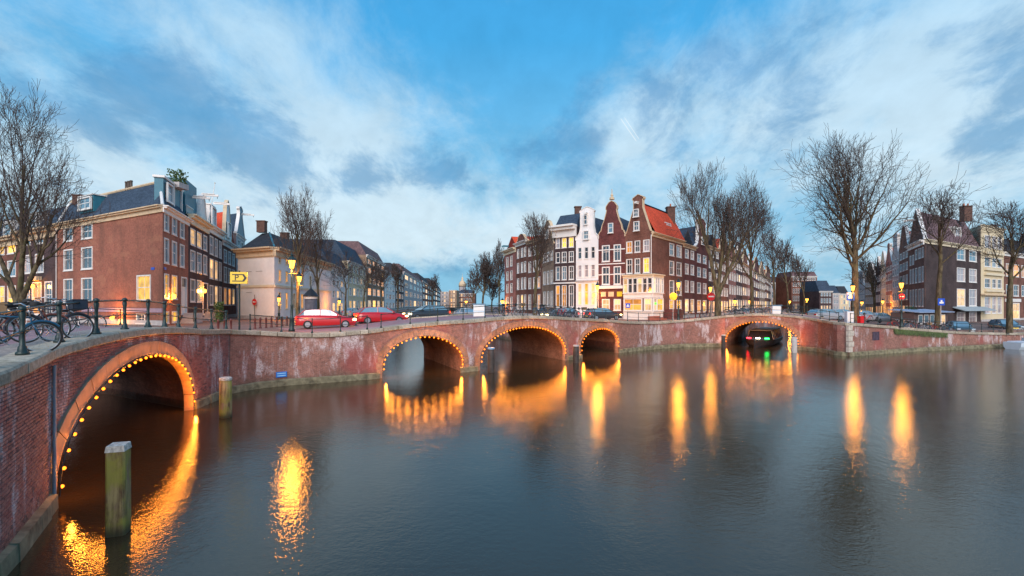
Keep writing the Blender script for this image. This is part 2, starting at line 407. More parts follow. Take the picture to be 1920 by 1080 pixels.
def wall_pt(s):
    """plan point, top z, inward vector at arc length s of the wall"""
    s = max(0.0, min(CUM[-1] - 1e-6, s))
    i = 0
    while CUM[i + 1] < s: i += 1
    t = (s - CUM[i]) / (CUM[i + 1] - CUM[i])
    a, b = WP[i], WP[i + 1]
    x, y = a[0] + (b[0] - a[0]) * t, a[1] + (b[1] - a[1]) * t
    z = a[2] + (b[2] - a[2]) * t
    if BULGE.get(i): z += (BULGE[i] - (a[2] + b[2]) / 2) * 4 * t * (1 - t)
    v, w_ = INW[i], INW[i + 1]
    return x, y, z, v[0] + (w_[0] - v[0]) * t, v[1] + (w_[1] - v[1]) * t
def wall_n(s):
    a = wall_pt(s - .15); b = wall_pt(s + .15)
    dx_, dy_ = b[0] - a[0], b[1] - a[1]; L = math.hypot(dx_, dy_)
    return (dx_ / L, dy_ / L), (dy_ / L, -dx_ / L)      # tangent, outward normal
def wz(s):   # lightly smoothed top height
    return (wall_pt(s - .8)[2] + wall_pt(s - .4)[2] + wall_pt(s)[2] + wall_pt(s + .4)[2] + wall_pt(s + .8)[2]) / 5
ARCH = {2: (.35, 3.02), 9: (.75, 2.66), 11: (.8, 3.07), 13: (1.0, 2.60), 18: (.7, 2.97)}   # springing z, crown z
def arch_z(i, t):
    zs, za = ARCH[i]; return zs + (za - zs) * math.sqrt(max(0.0, 1 - (2 * t - 1) ** 2))
def arch_path(i, n=28):
    """(t, z) points of the opening's edge from the water at the left foot over the crown to the right foot"""
    zs, za = ARCH[i]
    out = [(0, -.3), (0, zs)]
    for k in range(1, n): 
        th = math.pi * k / n; out.append((.5 - .5 * math.cos(th), zs + (za - zs) * math.sin(th)))
    return out + [(1, zs), (1, -.3)]
COP_T = .26
def section_wall(mb, s0, s1, off=(0, 0), back=False, rec=0.0):
    """vertical wall between arc lengths, with the arch openings left open"""
    marks = {s0, s1}
    for i in range(len(WP) - 1):
        if s0 <= CUM[i] <= s1: marks.add(CUM[i])
        L = CUM[i + 1] - CUM[i]
        if i in ARCH:
            for t, z in arch_path(i): marks.add(CUM[i] + t * L)
    k = s0
    while k < s1: marks.add(k); k += .8
    marks = sorted(x for x in marks if s0 - 1e-6 <= x <= s1 + 1e-6)
    marks = [x for j, x in enumerate(marks) if j == 0 or x - marks[j - 1] > .01]
    def P(s, z):
        x, y, zt, vx, vy = wall_pt(s)
        _, nn = wall_n(s) if rec else (0, (0, 0))
        return (x + (vx if back else 0) + nn[0] * -rec, y + (vy if back else 0) - nn[1] * rec, z)
    for a, b in zip(marks, marks[1:]):
        mid = (a + b) / 2; i = 0
        while CUM[i + 1] < mid: i += 1
        za = zb = -1.0
        if i in ARCH:
            L = CUM[i + 1] - CUM[i]
            za = arch_z(i, (a - CUM[i]) / L); zb = arch_z(i, min(1, (b - CUM[i]) / L))
        ta, tb = wz(a) - COP_T + .02, wz(b) - COP_T + .02
        pts = [P(a, za), P(b, zb), P(b, tb), P(a, ta)]
        uv = [(a, za), (b, zb), (b, tb), (a, ta)]
        if back: pts.reverse(); uv.reverse()
        mb.face(pts, uv)
def barrel(mb, i, off=0.0):
    L = CUM[i + 1] - CUM[i]; path = arch_path(i)
    cum = 0
    for (t0, z0), (t1, z1) in zip(path, path[1:]):
        a = wall_pt(CUM[i] + t0 * L); b = wall_pt(CUM[i] + t1 * L)
        va, vb = (INW[i]), (INW[i])
        d = math.hypot((t1 - t0) * L, z1 - z0); W = math.hypot(*va)
        pts = [(a[0], a[1], z0), (a[0] + a[3], a[1] + a[4], z0), (b[0] + b[3], b[1] + b[4], z1), (b[0], b[1], z1)]
        mb.face(pts, [(0, cum), (W, cum), (W, cum + d), (0, cum + d)]); cum += d
def coping(parent, s0, s1, step, back=False):
    s = s0; k = 0
    while s < s1 - .2:
        L = step * rnd.uniform(.92, 1.08); e = min(s + L, s1)
        if s1 - e < step * .4: e = s1
        m = MB(); prev = None; g = .02; nsub = 2 if step > 1.3 else 1
        dzr = rnd.uniform(-.012, .012); dn = rnd.uniform(-.014, .014)
        rings = []
        for j in range(nsub + 1):
            q = s + g + (e - s - 2 * g) * j / nsub
            x, y, _, vx, vy = wall_pt(q); z = wz(q) + dzr; (_, nn) = wall_n(q)
            if back: x += vx; y += vy; nn = (-nn[0], -nn[1])
            prof = [(.10 + dn, -COP_T), (.12 + dn, -COP_T + .03), (.12 + dn, -.045), (.085 + dn, -.004), (.04 + dn, 0), (-.46, 0), (-.46, -COP_T)]
            rings.append([(x + nn[0] * d, y + nn[1] * d, z + h_) for d, h_ in prof])
        K = len(rings[0])
        for A_, B_ in zip(rings, rings[1:]):
            for j in range(K):
                q = (A_[j], B_[j], B_[(j + 1) % K], A_[(j + 1) % K])
                m.face(q[::-1] if back else q)
        m.face(rings[0][::-1] if not back else rings[0]); m.face(rings[-1] if not back else rings[-1][::-1])
        m.build('coping_stone', M_cop, parent)
        s = e
def ring(parent, i, width, nst, mat, proud=.05, name='arch_stone'):
    path = arch_path(i, 60)[0:]
    L = CUM[i + 1] - CUM[i]
    pts = [(t * L, max(z, -.1)) for t, z in path]
    # resample by length
    cum = [0.0]
    for a, b in zip(pts, pts[1:]): cum.append(cum[-1] + math.dist(a, b))
    def at(d):
        for k in range(len(pts) - 1):
            if cum[k + 1] >= d:
                f = (d - cum[k]) / max(1e-9, cum[k + 1] - cum[k])
                p = (pts[k][0] + (pts[k + 1][0] - pts[k][0]) * f, pts[k][1] + (pts[k + 1][1] - pts[k][1]) * f)
                j0, j1 = max(0, k - 1), min(len(pts) - 1, k + 2)
                tx, tz = pts[j1][0] - pts[j0][0], pts[j1][1] - pts[j0][1]; l = math.hypot(tx, tz)
                return p, (-tz / l, tx / l)
        return pts[-1], (1, 0)
    tot = cum[-1]
    x0, y0 = WP[i][:2]; u = ((WP[i + 1][0] - x0) / L, (WP[i + 1][1] - y0) / L); nn = (u[1], -u[0])
    for k in range(nst):
        m = MB(); g = .012 if nst < 40 else .008
        a, b = tot * k / nst + g, tot * (k + 1) / nst - g
        pr = proud + rnd.uniform(-.008, .008); rg = []
        for q in (a, (a + b) / 2, b):
            (ps, pz), nv = at(q)
            W = lambda r, d: (x0 + u[0] * (ps + nv[0] * r) + nn[0] * d, y0 + u[1] * (ps + nv[0] * r) + nn[1] * d, pz + nv[1] * r)
            rg.append([W(-.02, -.3), W(-.02, pr), W(width, pr), W(width, -.05)])
        for A_, B_ in zip(rg, rg[1:]):
            for j in range(4): m.quad3(A_[j], A_[(j + 1) % 4], B_[(j + 1) % 4], B_[j])
        m.face(rg[0]); m.face(rg[-1][::-1])
        m.build(name, mat, parent)
    return at, tot, (x0, y0), u, nn
M_bulb = emit('bulb_glow', (1.0, .20, .012), 4.6)
M_cable = plain('cable', (.03, .028, .025), .6)
bulb_cache = {}
def light_string(i, nb, rad, label, at, tot, o0, u, nn, lo=.02, hi=.98):
    x0, y0 = o0
    t = thing('light_string', label, 'string lights', (x0 + nn[0] * .1, y0 + nn[1] * .1, 1.0), 0, 'bulb strings along the bridge arches')
    P = lambda q, r, d: (x0 + u[0] * (at(q)[0][0] + at(q)[1][0] * r) + nn[0] * d, y0 + u[1] * (at(q)[0][0] + at(q)[1][0] * r) + nn[1] * d, at(q)[0][1] + at(q)[1][1] * r)
    m = MB()
    m.tube([P(tot * (lo + (hi - lo) * k / 80), -.03 - .03 * (k % 2), .10) for k in range(81)], 0.018, 5); m.build('cable', M_cable, t)
    if rad not in bulb_cache:
        b = MB(); b.lathe([(rad * .3, -rad), (rad * .8, -rad * .6), (rad, 0), (rad * .8, rad * .6), (rad * .3, rad)], 8)
        bulb_cache[rad] = b.mesh('bulb', M_bulb, True)
    for k in range(nb):
        q = tot * (lo + (hi - lo) * (k + .5) / nb)
        p = P(q, -.09 - rad * .3, .12)
        if p[2] < .35: continue
        link('bulb', bulb_cache[rad], t, tuple(Vector(p) - t.location))
        if k % 2 == 1:
            ld = bulb_cache.get('lamp')
            if not ld: ld = bpy.data.lights.new('bulb_light', 'POINT'); ld.energy = 20; ld.color = (1.0, .30, .03); ld.shadow_soft_size = .06; bulb_cache['lamp'] = ld
            p2 = P(q, -.22, .20); link('bulb_light', ld, t, tuple(Vector(p2) - t.location))
def plinth(parent, s0, s1, h_=.32, skip=True):
    k = s0; m = None
    marks = []
    while k < s1: marks.append(k); k += .7
    marks.append(s1)
    m = MB()
    for a, b in zip(marks, marks[1:]):
        i = 0
        while CUM[i + 1] < (a + b) / 2: i += 1
        if i in ARCH:
            if m.v: m.build('plinth', M_plinth, parent)
            m = MB(); continue
        (_, na), (_, nb) = wall_n(a), wall_n(b)
        A_, B_ = wall_pt(a), wall_pt(b)
        j = rnd.uniform(-.02, .03)
        P = lambda q, nn, d, z: (q[0] + nn[0] * d, q[1] + nn[1] * d, z)
        m.hexa([P(A_, na, .16 + j, -.5), P(B_, nb, .16 + j, -.5), P(B_, nb, -.02, -.5), P(A_, na, -.02, -.5), P(A_, na, .13 + j, h_ + j), P(B_, nb, .13 + j, h_ + j), P(B_, nb, -.02, h_ + .06), P(A_, na, -.02, h_ + .06)])
    if m.v: m.build('plinth', M_plinth, parent)

def bridge(name, label, cat, i0, i1, cop, arches, group=None, bricks=False, s_ends=None):
    s0, s1 = s_ends or (CUM[i0], CUM[i1])
    x, y, z = WP[i0 if not s_ends else i0][:3]
    t = thing(name, label, cat, (x, y, 0), 0, group)
    m = MB(); section_wall(m, s0, s1, rec=.012 if bricks else 0)
    m.build('wall', M_mortar if bricks else M_canal, t)
    if arches:
        m = MB(); section_wall(m, s0, s1, back=True); m.build('rear_wall', M_canal, t)
        coping(t, s0, s1, 3.0, back=True)
        for i in arches:
            m = MB(); barrel(m, i); m.build('vault', M_barrel, t)
    coping(t, s0, s1, cop)
    plinth(t, s0, s1)
    return t
B1 = bridge('arch_bridge', 'red brick bridge with one big arch and tall granite coping, nearest the camera', 'bridge', 1, 4, 1.95, [2], 'canal bridges', True, (0.0, CUM[4]))
Q1 = bridge('quay_wall', 'curved brick quay wall with small blue sign between the near bridge and the three-arch bridge', 'wall', 4, 8, .92, [], 'canal quay walls')
B2 = bridge('arch_bridge', 'red brick bridge with three lit arches in the middle of the canal', 'bridge', 8, 14, .92, [9, 11, 13], 'canal bridges')
Q2 = bridge('quay_wall', 'low brick quay wall below the corner house with the red roof', 'wall', 14, 18, .95, [], 'canal quay walls')
B3 = bridge('arch_bridge', 'brick bridge with a single arch and a boat coming through it', 'bridge', 18, 20, .95, [18], 'canal bridges')
Q3 = bridge('quay_wall', 'brick quay wall with pale corner stones and weeds under its coping, below the teal cars', 'wall', 20, 27, 1.1, [], 'canal quay walls')
# conduit on the near wall
m = MB(); sC = CUM[2] - .22; (_, nn) = wall_n(sC); q = wall_pt(sC)
for d, r_ in ((.0, .035), (.09, .02)):
    (tt, _) = wall_n(sC); m.tube([(q[0] + nn[0] * .06 + tt[0] * d, q[1] + nn[1] * .06 + tt[1] * d, z) for z in (.25, 1.5, 3.3)], r_, 8)
m.build('drain_pipe', plain('zinc', (.30, .30, .34), .5, var=.2), B1)
# rings and lights
rr = ring(B1, 2, .42, 17, plain('ring_stone', (.46, .27, .17), .8, var=.25, scale=2.2, bstr=.5))
light_string(2, 30, .040, 'string of about thirty warm bulbs round the big near arch', *rr)
for (B, i, nst, nb, lab) in ((B2, 9, 26, 27, 'string of warm bulbs round the left arch of the three-arch bridge'), (B2, 11, 34, 38, 'string of warm bulbs round the wide middle arch of the three-arch bridge'),
                             (B2, 13, 20, 24, 'string of warm bulbs round the small right arch of the three-arch bridge'), (B3, 18, 24, 32, 'string of warm bulbs round the arch with the boat')):
    rr = ring(B, i, .40, nst, M_ring, .03)
    light_string(i, nb, 0.047 if i < 18 else .052, lab, *rr)

# single bricks of the near wall
BW, BH = .222, .071
def brick_box(L, H):
    b = MB(); x0, x1, z0, z1, f, bv = 0, L, 0, H, -.013, .004
    b.face([(x0 + bv, f, z0 + bv), (x1 - bv, f, z0 + bv), (x1 - bv, f, z1 - bv), (x0 + bv, f, z1 - bv)])
    o_ = [(x0, .012, z0), (x1, .012, z0), (x1, .012, z1), (x0, .012, z1)]; i_ = [(x0 + bv, f, z0 + bv), (x1 - bv, f, z0 + bv), (x1 - bv, f, z1 - bv), (x0 + bv, f, z1 - bv)]
    for k in range(4): b.face([o_[k], o_[(k + 1) % 4], i_[(k + 1) % 4], i_[k]])
    return b
full = brick_box(BW - .012, BH - .012)
full_me = full.mesh('brick', M_brick1)
L1 = CUM[3] - CUM[2]
cands = []; smb = MB()
for row in range(1, 52):
    z = row * BH + .02
    s = CUM[1] - 3.5 + (BW / 2 if row % 2 else 0)
    while s < CUM[4] - .2:
        if z + BH < wz(s) - COP_T and z > .28:
            ok = True
            cen = s + BW / 2
            if CUM[2] - .35 < cen < CUM[3] + .35:
                # keep clear of the ring of stones
                for off in (0, BW):
                    t = (s + off - CUM[2]) / L1
                    zs, za = ARCH[2]
                    for zz_ in (z, z + BH):
                        e = ((t - .5) * L1 / (L1 / 2 + .40)) ** 2 + ((max(zz_, zs) - zs) / (za - zs + .40)) ** 2
                        if e < 1.0: ok = False
            if ok:
                (u_, nn) = wall_n(cen); q = wall_pt(s)
                px = 960 + F * q[0] / q[1] if q[1] > 1 else -999
                cands.append((q[1] if -14 < px < 2000 else 99, s, z, q[0], q[1], math.atan2(u_[1], u_[0]), px))
        s += BW
cands.sort(key=lambda c: c[0])
for k, (d_, s, z, x, y, a, px) in enumerate(cands):
    jit = rnd.uniform(0, .006)
    (u_, nn) = wall_n(s + BW / 2)
    lx, ly, lz = x + nn[0] * jit - origin(B1).x, y + nn[1] * jit - origin(B1).y, z
    if k < 300: link('brick', full_me, B1, (lx, ly, lz), a)
    else:
        ca, sa = math.cos(a), math.sin(a)
        for f in full.f:
            smb.face([(lx + origin(B1).x + full.v[v][0] * ca - full.v[v][1] * sa, ly + origin(B1).y + full.v[v][0] * sa + full.v[v][1] * ca, lz + full.v[v][2]) for v in f])
stuff(smb.build('brickwork', M_brick1, B1))

# ------------------------------------------------------------------ ground
M_road = plain('pink_asphalt', (.30, .17, .18), .8, var=.2, scale=1.2, bstr=.3)
M_pave = brickmat('clinker_paving', (.26, .16, .13), (.20, .13, .11), (.13, .11, .1), bw=.2, bh=.1, dirt=.25)
M_side = brickmat('sidewalk_tiles', (.36, .30, .26), (.32, .27, .24), (.2, .18, .17), bw=.3, bh=.3, dirt=.2)
def base_z(s):
    x = wall_pt(s)[0]
    return 2.9 if s < CUM[20] else max(1.45, min(2.9, 2.9 - (x - 31) * .085))
def strip(name, s0, s1, f0, f1, mat, dz, fall=False):
    m = MB(); s = s0; pts = []
    while s < s1 + 1e-6:
        x, y, _, vx, vy = wall_pt(s); z = wz(s)
        col = []
        K = 10
        for k in range(K + 1):
            f = f0 + (f1 - f0) * k / K
            zz_ = z + dz
            if fall and f > .9:
                q = min(1, (f - .9) / (f1 - .9)); zz_ = (z + dz) * (1 - q) + base_z(s) * q
            col.append(((x + vx * f, y + vy * f, zz_), (s, f * 10)))
        pts.append(col); s += 1.0
    for A_, B_ in zip(pts, pts[1:]):
        for k in range(len(A_) - 1):
            q = (A_[k], B_[k], B_[k + 1], A_[k + 1]); m.face([p[0] for p in q], [p[1] for p in q])
    return structure(m.build(name, mat))
strip('road', 0, CUM[4], .24, .98, M_road, -.10)
strip('road', CUM[8] - 3, CUM[15], .24, .98, M_road, -.10)
strip('road', CUM[17], CUM[20], .24, .98, M_road, -.10)
strip('sidewalk', 0, CUM[20] + .2, .03, .245, M_side, -.055)
strip('street', 0, CUM[2] - .2, .2, 2.2, M_pave, -.115, True)
strip('street', CUM[3] + .2, CUM[8] + .2, .2, 1.8, M_pave, -.115, True)
strip('street', CUM[14], CUM[18], .2, 1.5, M_pave, -.115, True)
strip('street', CUM[20], CUM[27] - .2, .0, 1.0, M_pave, -.105, True)
def land(name, poly, z, mat, zs=None):
    m = MB(); zt = zs or [z] * len(poly)
    m.face([(x, y, q) for (x, y), q in zip(poly, zt)], [(x, y) for x, y in poly]); structure(m.build(name, mat))
    m = MB()
    for k in range(len(poly)):
        a, b = poly[k], poly[(k + 1) % len(poly)]
        m.quad3((*a, -1), (*b, -1), (*b, zt[(k + 1) % len(poly)]), (*a, zt[k]))
    structure(m.build('canal_bank', M_canal))
def wp(i, f=1.0): return (WP[i][0] + INW[i][0] * f, WP[i][1] + INW[i][1] * f)
def wi(i, f=.06): return wp(i, f)
land('ground', [wi(3), wi(4), wi(5), wi(6), wi(7), wi(8), wi(9), wp(9), (-22, 75), (-30, 130), (-44, 260), (-62, 600), (-900, 600), (-260, 160), wp(3, 1.0)], 2.84, M_pave)
land('ground', [wi(0), wi(1), wi(2), wp(2), (-260, 145), (-400, 60), (-60, -30)][::-1], 2.83, M_pave)
land('ground', [wi(14), wi(15), wi(16), wi(17), wi(18), wp(18), (46, 85), (84, 145), (140, 250), (140, 700), (-40, 700), (-25, 250), (-12, 130), (-9.5, 92), (-1, 66), wp(14)], 2.84, M_pave)
pD = [wi(20), wi(21, .08), wi(22, .08), wi(23), wi(24), wi(25), wi(26), wi(27), (600, 200), (600, 700), (200, 700), (165, 255), (96, 143), (58, 86), (38.0, 62), wp(20)]
zD = [2.9, 2.8, 2.8, 2.45, 2.05, 1.5, 1.4, 1.35, 1.35, 1.4, 1.9, 1.9, 1.7, 1.7, 2.6, 2.9]
land('ground', pD, 0, M_pave, zD)

# ------------------------------------------------------------------ railings
post_prof = [(.115, 0), (.115, .05), (.085, .07), (.075, .16), (.05, .2), (.042, .46), (.06, .5), (.042, .54), (.045, .70), (.068, .86), (.052, .90), (.075, .94), (.07, .99), (.03, 1.02)]
pm = MB(); pm.lathe(post_prof, 12); post_me = pm.mesh('post', M_iron, True)
pm = MB(); pm.lathe([(.07, 0), (.06, .1), (.032, .16), (.03, .9), (.05, .95), (.02, 1.0)], 8); post_far = pm.mesh('post', M_iron, True)
def railing(label, svals, back=False, far=False, hgt=1.0, group='bridge and quay railings', name='railing'):
    x, y, z, vx, vy = wall_pt(svals[0])
    if back: x += vx; y += vy
    t = thing(name, label, 'railing', (x, y, z), 0, group); T = Vector((x, y, z)); tops = []
    def P(s, hh):
        x, y, _, vx, vy = wall_pt(s); (_, nn) = wall_n(s)
        if back: x += vx; y += vy; nn = (-nn[0], -nn[1])
        return Vector((x - nn[0] * .2, y - nn[1] * .2, wz(s) + hh)) - T
    for s in svals:
        o_ = link('post', post_far if far else post_me, t, tuple(P(s, -.005)))
        o_.scale = (1, 1, hgt)
    ext = []
    for a, b in zip(svals, svals[1:]): ext += [a, a + (b - a) / 3, a + (b - a) * 2 / 3]
    ext.append(svals[-1])
    for hh, r_ in ((.93 * hgt, .03), (.47 * hgt, .02)):
        m = MB(); m.tube([tuple(P(s, hh) + T) for s in ext], r_ if not far else r_ * .9, 6); m.build('rail', M_iron, t, True)
    return t
def s_at_px(px, lo=0.0, hi=None):
    hi = hi or CUM[-1]; best = None; s = lo
    while s < hi:
        q = wall_pt(s)
        if q[1] > 3:
            e = abs(960 + F * q[0] / q[1] - px)
            if best is None or e < best[0]: best = (e, s)
        s += .02
    return best[1]
def rng(a, b, st):
    n_ = max(2, round((b - a) / st)); return [a + (b - a) * k / n_ for k in range(n_ + 1)]
near = [s_at_px(p, CUM[0] + 2, CUM[4]) for p in (4, 67, 130, 197, 248, 290, 320, 345)]
st0 = near[0] - 2.2
railing('dark iron railing with turned posts along the near bridge, bicycles leaning on it', [st0] + near + rng(near[-1] + 1.9, CUM[4], 1.9))
railing('iron railing along the curved quay between the first two bridges', rng(CUM[4] + 1.4, CUM[8], 1.75), far=True, hgt=.92)
railing('iron railing along the top of the three-arch bridge', rng(CUM[8] + .9, CUM[14], 1.85), far=True, hgt=.92)
railing('iron railing below the white shopfront of the corner house', rng(CUM[14] + 1.9, CUM[18] - 1, 2.0), far=True, hgt=.92)
railing('iron railing on the bridge with the boat', rng(CUM[18], CUM[21], 1.9), far=True, hgt=.95)
railing('iron railing along the right quay in front of the bicycles and teal cars', rng(CUM[22] + .5, CUM[26] - 3, 2.2), far=True, hgt=.95)
railing('iron railing on the far side of the three-arch bridge', rng(CUM[8] + .9, CUM[14], 2.0), True, True, .92)
railing('iron railing on the far side of the single-arch bridge with the boat', rng(CUM[18], CUM[20], 1.9), True, True, .95)
railing('iron railing on the far side of the near bridge', rng(CUM[1], CUM[4], 2.1), True, True, .95)
# ------------------------------------------------------------------ houses
class Fac:
    """one street front between plan points a (left) and b (right), seen from outside"""
    def __init__(s, a, b):
        s.a, s.b = a, b; s.L = math.dist(a, b); s.u = ((b[0] - a[0]) / s.L, (b[1] - a[1]) / s.L)
        s.n = (s.u[1], -s.u[0]); s.rz = math.atan2(s.u[1], s.u[0])
    def s(s, px):
        r = (px - 960) / F; return (r * s.a[1] - s.a[0]) / (s.u[0] - r * s.u[1])
    def D(s, px): return s.a[1] + s.u[1] * s.s(px)
    def z(s, px, py): return zz(py, s.D(px))
    def P(s, t, d, z): return (s.a[0] + s.u[0] * t + s.n[0] * d, s.a[1] + s.u[1] * t + s.n[1] * d, z)
    def rect(s, x0, x1, y0, y1, k):
        m = (x0 + x1) / 2; return (s.s(x0), s.s(x1), s.z(m, y1), s.z(m, y0), k)
    def grid(s, cols, rows, kinds, ref):
        """cols: pixel pairs; rows: (ytop, ybottom) read at pixel column ref; kinds: one string per row"""
        out = []
        for (y0, y1), ks in zip(rows, kinds):
            for (x0, x1), k in zip(cols, ks):
                if k != '-': out.append((s.s(x0), s.s(x1), s.z(ref, y1), s.z(ref, y0), k))
        return out
    def auto(s, n, rows, kinds, w=None, margin=.6):
        """n evenly spread windows per row; rows: (z0, z1)"""
        pitch = (s.L - margin * 2) / n; w = w or pitch * .62; out = []
        for (z0, z1), ks in zip(rows, kinds):
            for i in range(n):
                k = ks[i % len(ks)]
                if k == '-': continue
                c = margin + pitch * (i + .5); out.append((c - w / 2, c + w / 2, z0, z1, k))
        return out
win_cache = {}
def window(parent, f, s0, s1, z0, z1, k, rec=.10, frame=M_white, name='window', near=True):
    w_, h_ = round(s1 - s0, 1), round(z1 - z0, 1)
    w_, h_ = max(.3, w_), max(.3, h_)
    kk = k.lower() if k in 'DS' else k
    key = (w_, h_, k, frame.name, near)
    if key not in win_cache:
        m = MB(); t = min(.13, w_ * .12); T = .07
        for (a, b, c, d) in ((0, t, 0, h_), (w_ - t, w_, 0, h_), (t, w_ - t, h_ - t, h_), (t, w_ - t, 0, t)): m.box(a, -.13, c, b, .05, d)
        m.box(-.06, -.17, -.08, w_ + .06, .02, 0)
        panes = []
        if k == 'D':
            m.box(t, .0, t, w_ - t, .03, h_ * .72); m.box(t, -.04, h_ * .72, w_ - t, .03, h_ * .72 + .08); zm = h_ * .72 + .08
            panes = [(t, w_ - t, zm, h_ - t)]
        elif k == 'S':
            nb = max(1, round(w_ / .9)); 
            for q in range(1, nb): m.box(w_ * q / nb - .03, -.05, t, w_ * q / nb + .03, .03, h_ - t)
            m.box(t, -.05, h_ * .74, w_ - t, .03, h_ * .74 + .05)
            panes = [(t, w_ - t, t, h_ * .74), (t, w_ - t, h_ * .74 + .05, h_ - t)]
        else:
            zm = h_ * .52 if h_ < 1.3 * w_ + .6 else h_ * .6
            m.box(t, -.03, zm - .035, w_ - t, .03, zm + .035)
            if w_ > .75: m.box(w_ / 2 - .025, -.02, t, w_ / 2 + .025, .03, h_ - t)
            panes = [(t, w_ - t, t, zm - .035), (t, w_ - t, zm + .035, h_ - t)]
        if not near: panes = [(t, w_ - t, t, h_ - t)]
        pk = {'D': 'd', 'S': 'w'}.get(k, k)
        pms = []
        for (a, b, c, d) in panes:
            q = MB(); q.box(a, .0, c, b, .02, d); pms.append(q.mesh('pane', PANE[pk]))
        win_cache[key] = (m.mesh('window', frame), pms)
    me, pms = win_cache[key]
    p = f.P(s0 + (s1 - s0 - w_) / 2, -rec, z0)
    L0 = origin(parent)
    o_ = link(name, me, parent, (p[0] - L0.x, p[1] - L0.y, p[2] - L0.z), f.rz)
    for q in pms: link('pane', q, o_)
    return o_
def wall(parent, f, z0, z1, wins, mat, s0=0.0, s1=None, rec=.10, name='wall'):
    s1 = s1 or f.L
    wins = [w_ for w_ in wins if w_[0] > s0 + .02 and w_[1] < s1 - .02]
    xs = sorted({s0, s1, *[w_[0] for w_ in wins], *[w_[1] for w_ in wins]}); zs = sorted({z0, z1, *[min(z1, w_[2]) for w_ in wins], *[min(z1, w_[3]) for w_ in wins]})
    m = MB()
    for a, b in zip(xs, xs[1:]):
        if b - a < 1e-4: continue
        run = None
        for c, d in zip(zs, zs[1:]):
            if d - c < 1e-4: continue
            mx, mz = (a + b) / 2, (c + d) / 2
            hole = any(w_[0] < mx < w_[1] and w_[2] < mz < w_[3] for w_ in wins)
            if hole:
                if run: m.face([f.P(a, 0, run[0]), f.P(b, 0, run[0]), f.P(b, 0, run[1]), f.P(a, 0, run[1])], [(a, run[0]), (b, run[0]), (b, run[1]), (a, run[1])]); run = None
            else: run = (run[0], d) if run else (c, d)
        if run: m.face([f.P(a, 0, run[0]), f.P(b, 0, run[0]), f.P(b, 0, run[1]), f.P(a, 0, run[1])], [(a, run[0]), (b, run[0]), (b, run[1]), (a, run[1])])
    R_ = rec + .12
    for a, b, c, d, k in wins:
        for q in ([(a, c), (a, d)], [(a, d), (b, d)], [(b, d), (b, c)], [(b, c), (a, c)]):
            (p0, q0), (p1, q1) = q
            m.quad3(f.P(p0, 0, q0), f.P(p1, 0, q1), f.P(p1, -R_, q1), f.P(p0, -R_, q0))
    return m.build(name, mat, parent)
def front(parent, f, z0, z1, wins, mat, near=True, rec=.10, frame=None):
    wall(parent, f, z0, z1, wins, mat, rec=rec)
    for (a, b, c, d, k) in wins: window(parent, f, a, b, c, d, k, rec, frame or M_white, 'door' if k == 'D' else 'window', near)
def side(mb, a, b, z0, z1): mb.quad3((*a, z0), (*b, z0), (*b, z1), (*a, z1))
def band(parent, f, z, h_, d, mat, name, s0=-.05, s1=None, d0=0.0):
    m = MB(); m.obox(f.a, f.u, s0, (s1 if s1 is not None else f.L + .05), d0, d, z, z + h_); return m.build(name, mat, parent)
def cornice(parent, f, z, mat=None, big=.45, s0=-.1, s1=None):
    m = MB(); s1 = s1 or f.L + .1
    m.obox(f.a, f.u, s0, s1, 0.003, big * .25, z - big * 1.2, z - big * .45)
    m.obox(f.a, f.u, s0, s1, 0.003, big * .7, z - big * .45, z - big * .15)
    m.obox(f.a, f.u, s0 - .05, s1 + .05, -.05, big, z - big * .15, z + big * .05)
    return m.build('cornice', mat or M_white, parent)
GAB = {
 'neck': [(0, 0), (0, .10), (.07, .12), (.16, .20), (.20, .32), (.22, .40), (.22, .84), (.18, .86), (.18, .88), (.34, .96), (.5, 1), (.66, .96), (.82, .88), (.82, .86), (.78, .84), (.78, .40), (.80, .32), (.84, .20), (.93, .12), (1, .10), (1, 0)],
 'bell': [(0, 0), (0, .06), (.05, .08), (.12, .20), (.18, .38), (.24, .62), (.30, .80), (.38, .92), (.5, 1), (.62, .92), (.70, .80), (.76, .62), (.82, .38), (.88, .20), (.95, .08), (1, .06), (1, 0)],
 'spire': [(0, 0), (0, .05), (.07, .16), (.11, .17), (.16, .33), (.22, .42), (.30, .62), (.33, .72), (.30, .73), (.30, .80), (.40, .90), (.5, .94), (.60, .90), (.70, .80), (.70, .73), (.67, .72), (.70, .62), (.78, .42), (.84, .33), (.89, .17), (.93, .16), (1, .05), (1, 0)],
 'spout': [(0, 0), (0, .05), (.06, .06), (.32, .62), (.34, .68), (.34, .88), (.30, .88), (.30, .92), (.5, 1), (.70, .92), (.70, .88), (.66, .88), (.66, .68), (.68, .62), (.94, .06), (1, .05), (1, 0)],
 'step': [(0, 0), (0, .2), (.12, .2), (.12, .42), (.24, .42), (.24, .64), (.36, .64), (.36, .86), (.42, .86), (.42, 1), (.58, 1), (.58, .86), (.64, .86), (.64, .64), (.76, .64), (.76, .42), (.88, .42), (.88, .2), (1, .2), (1, 0)],
 'tri': [(0, 0), (.5, 1), (1, 0)],
}
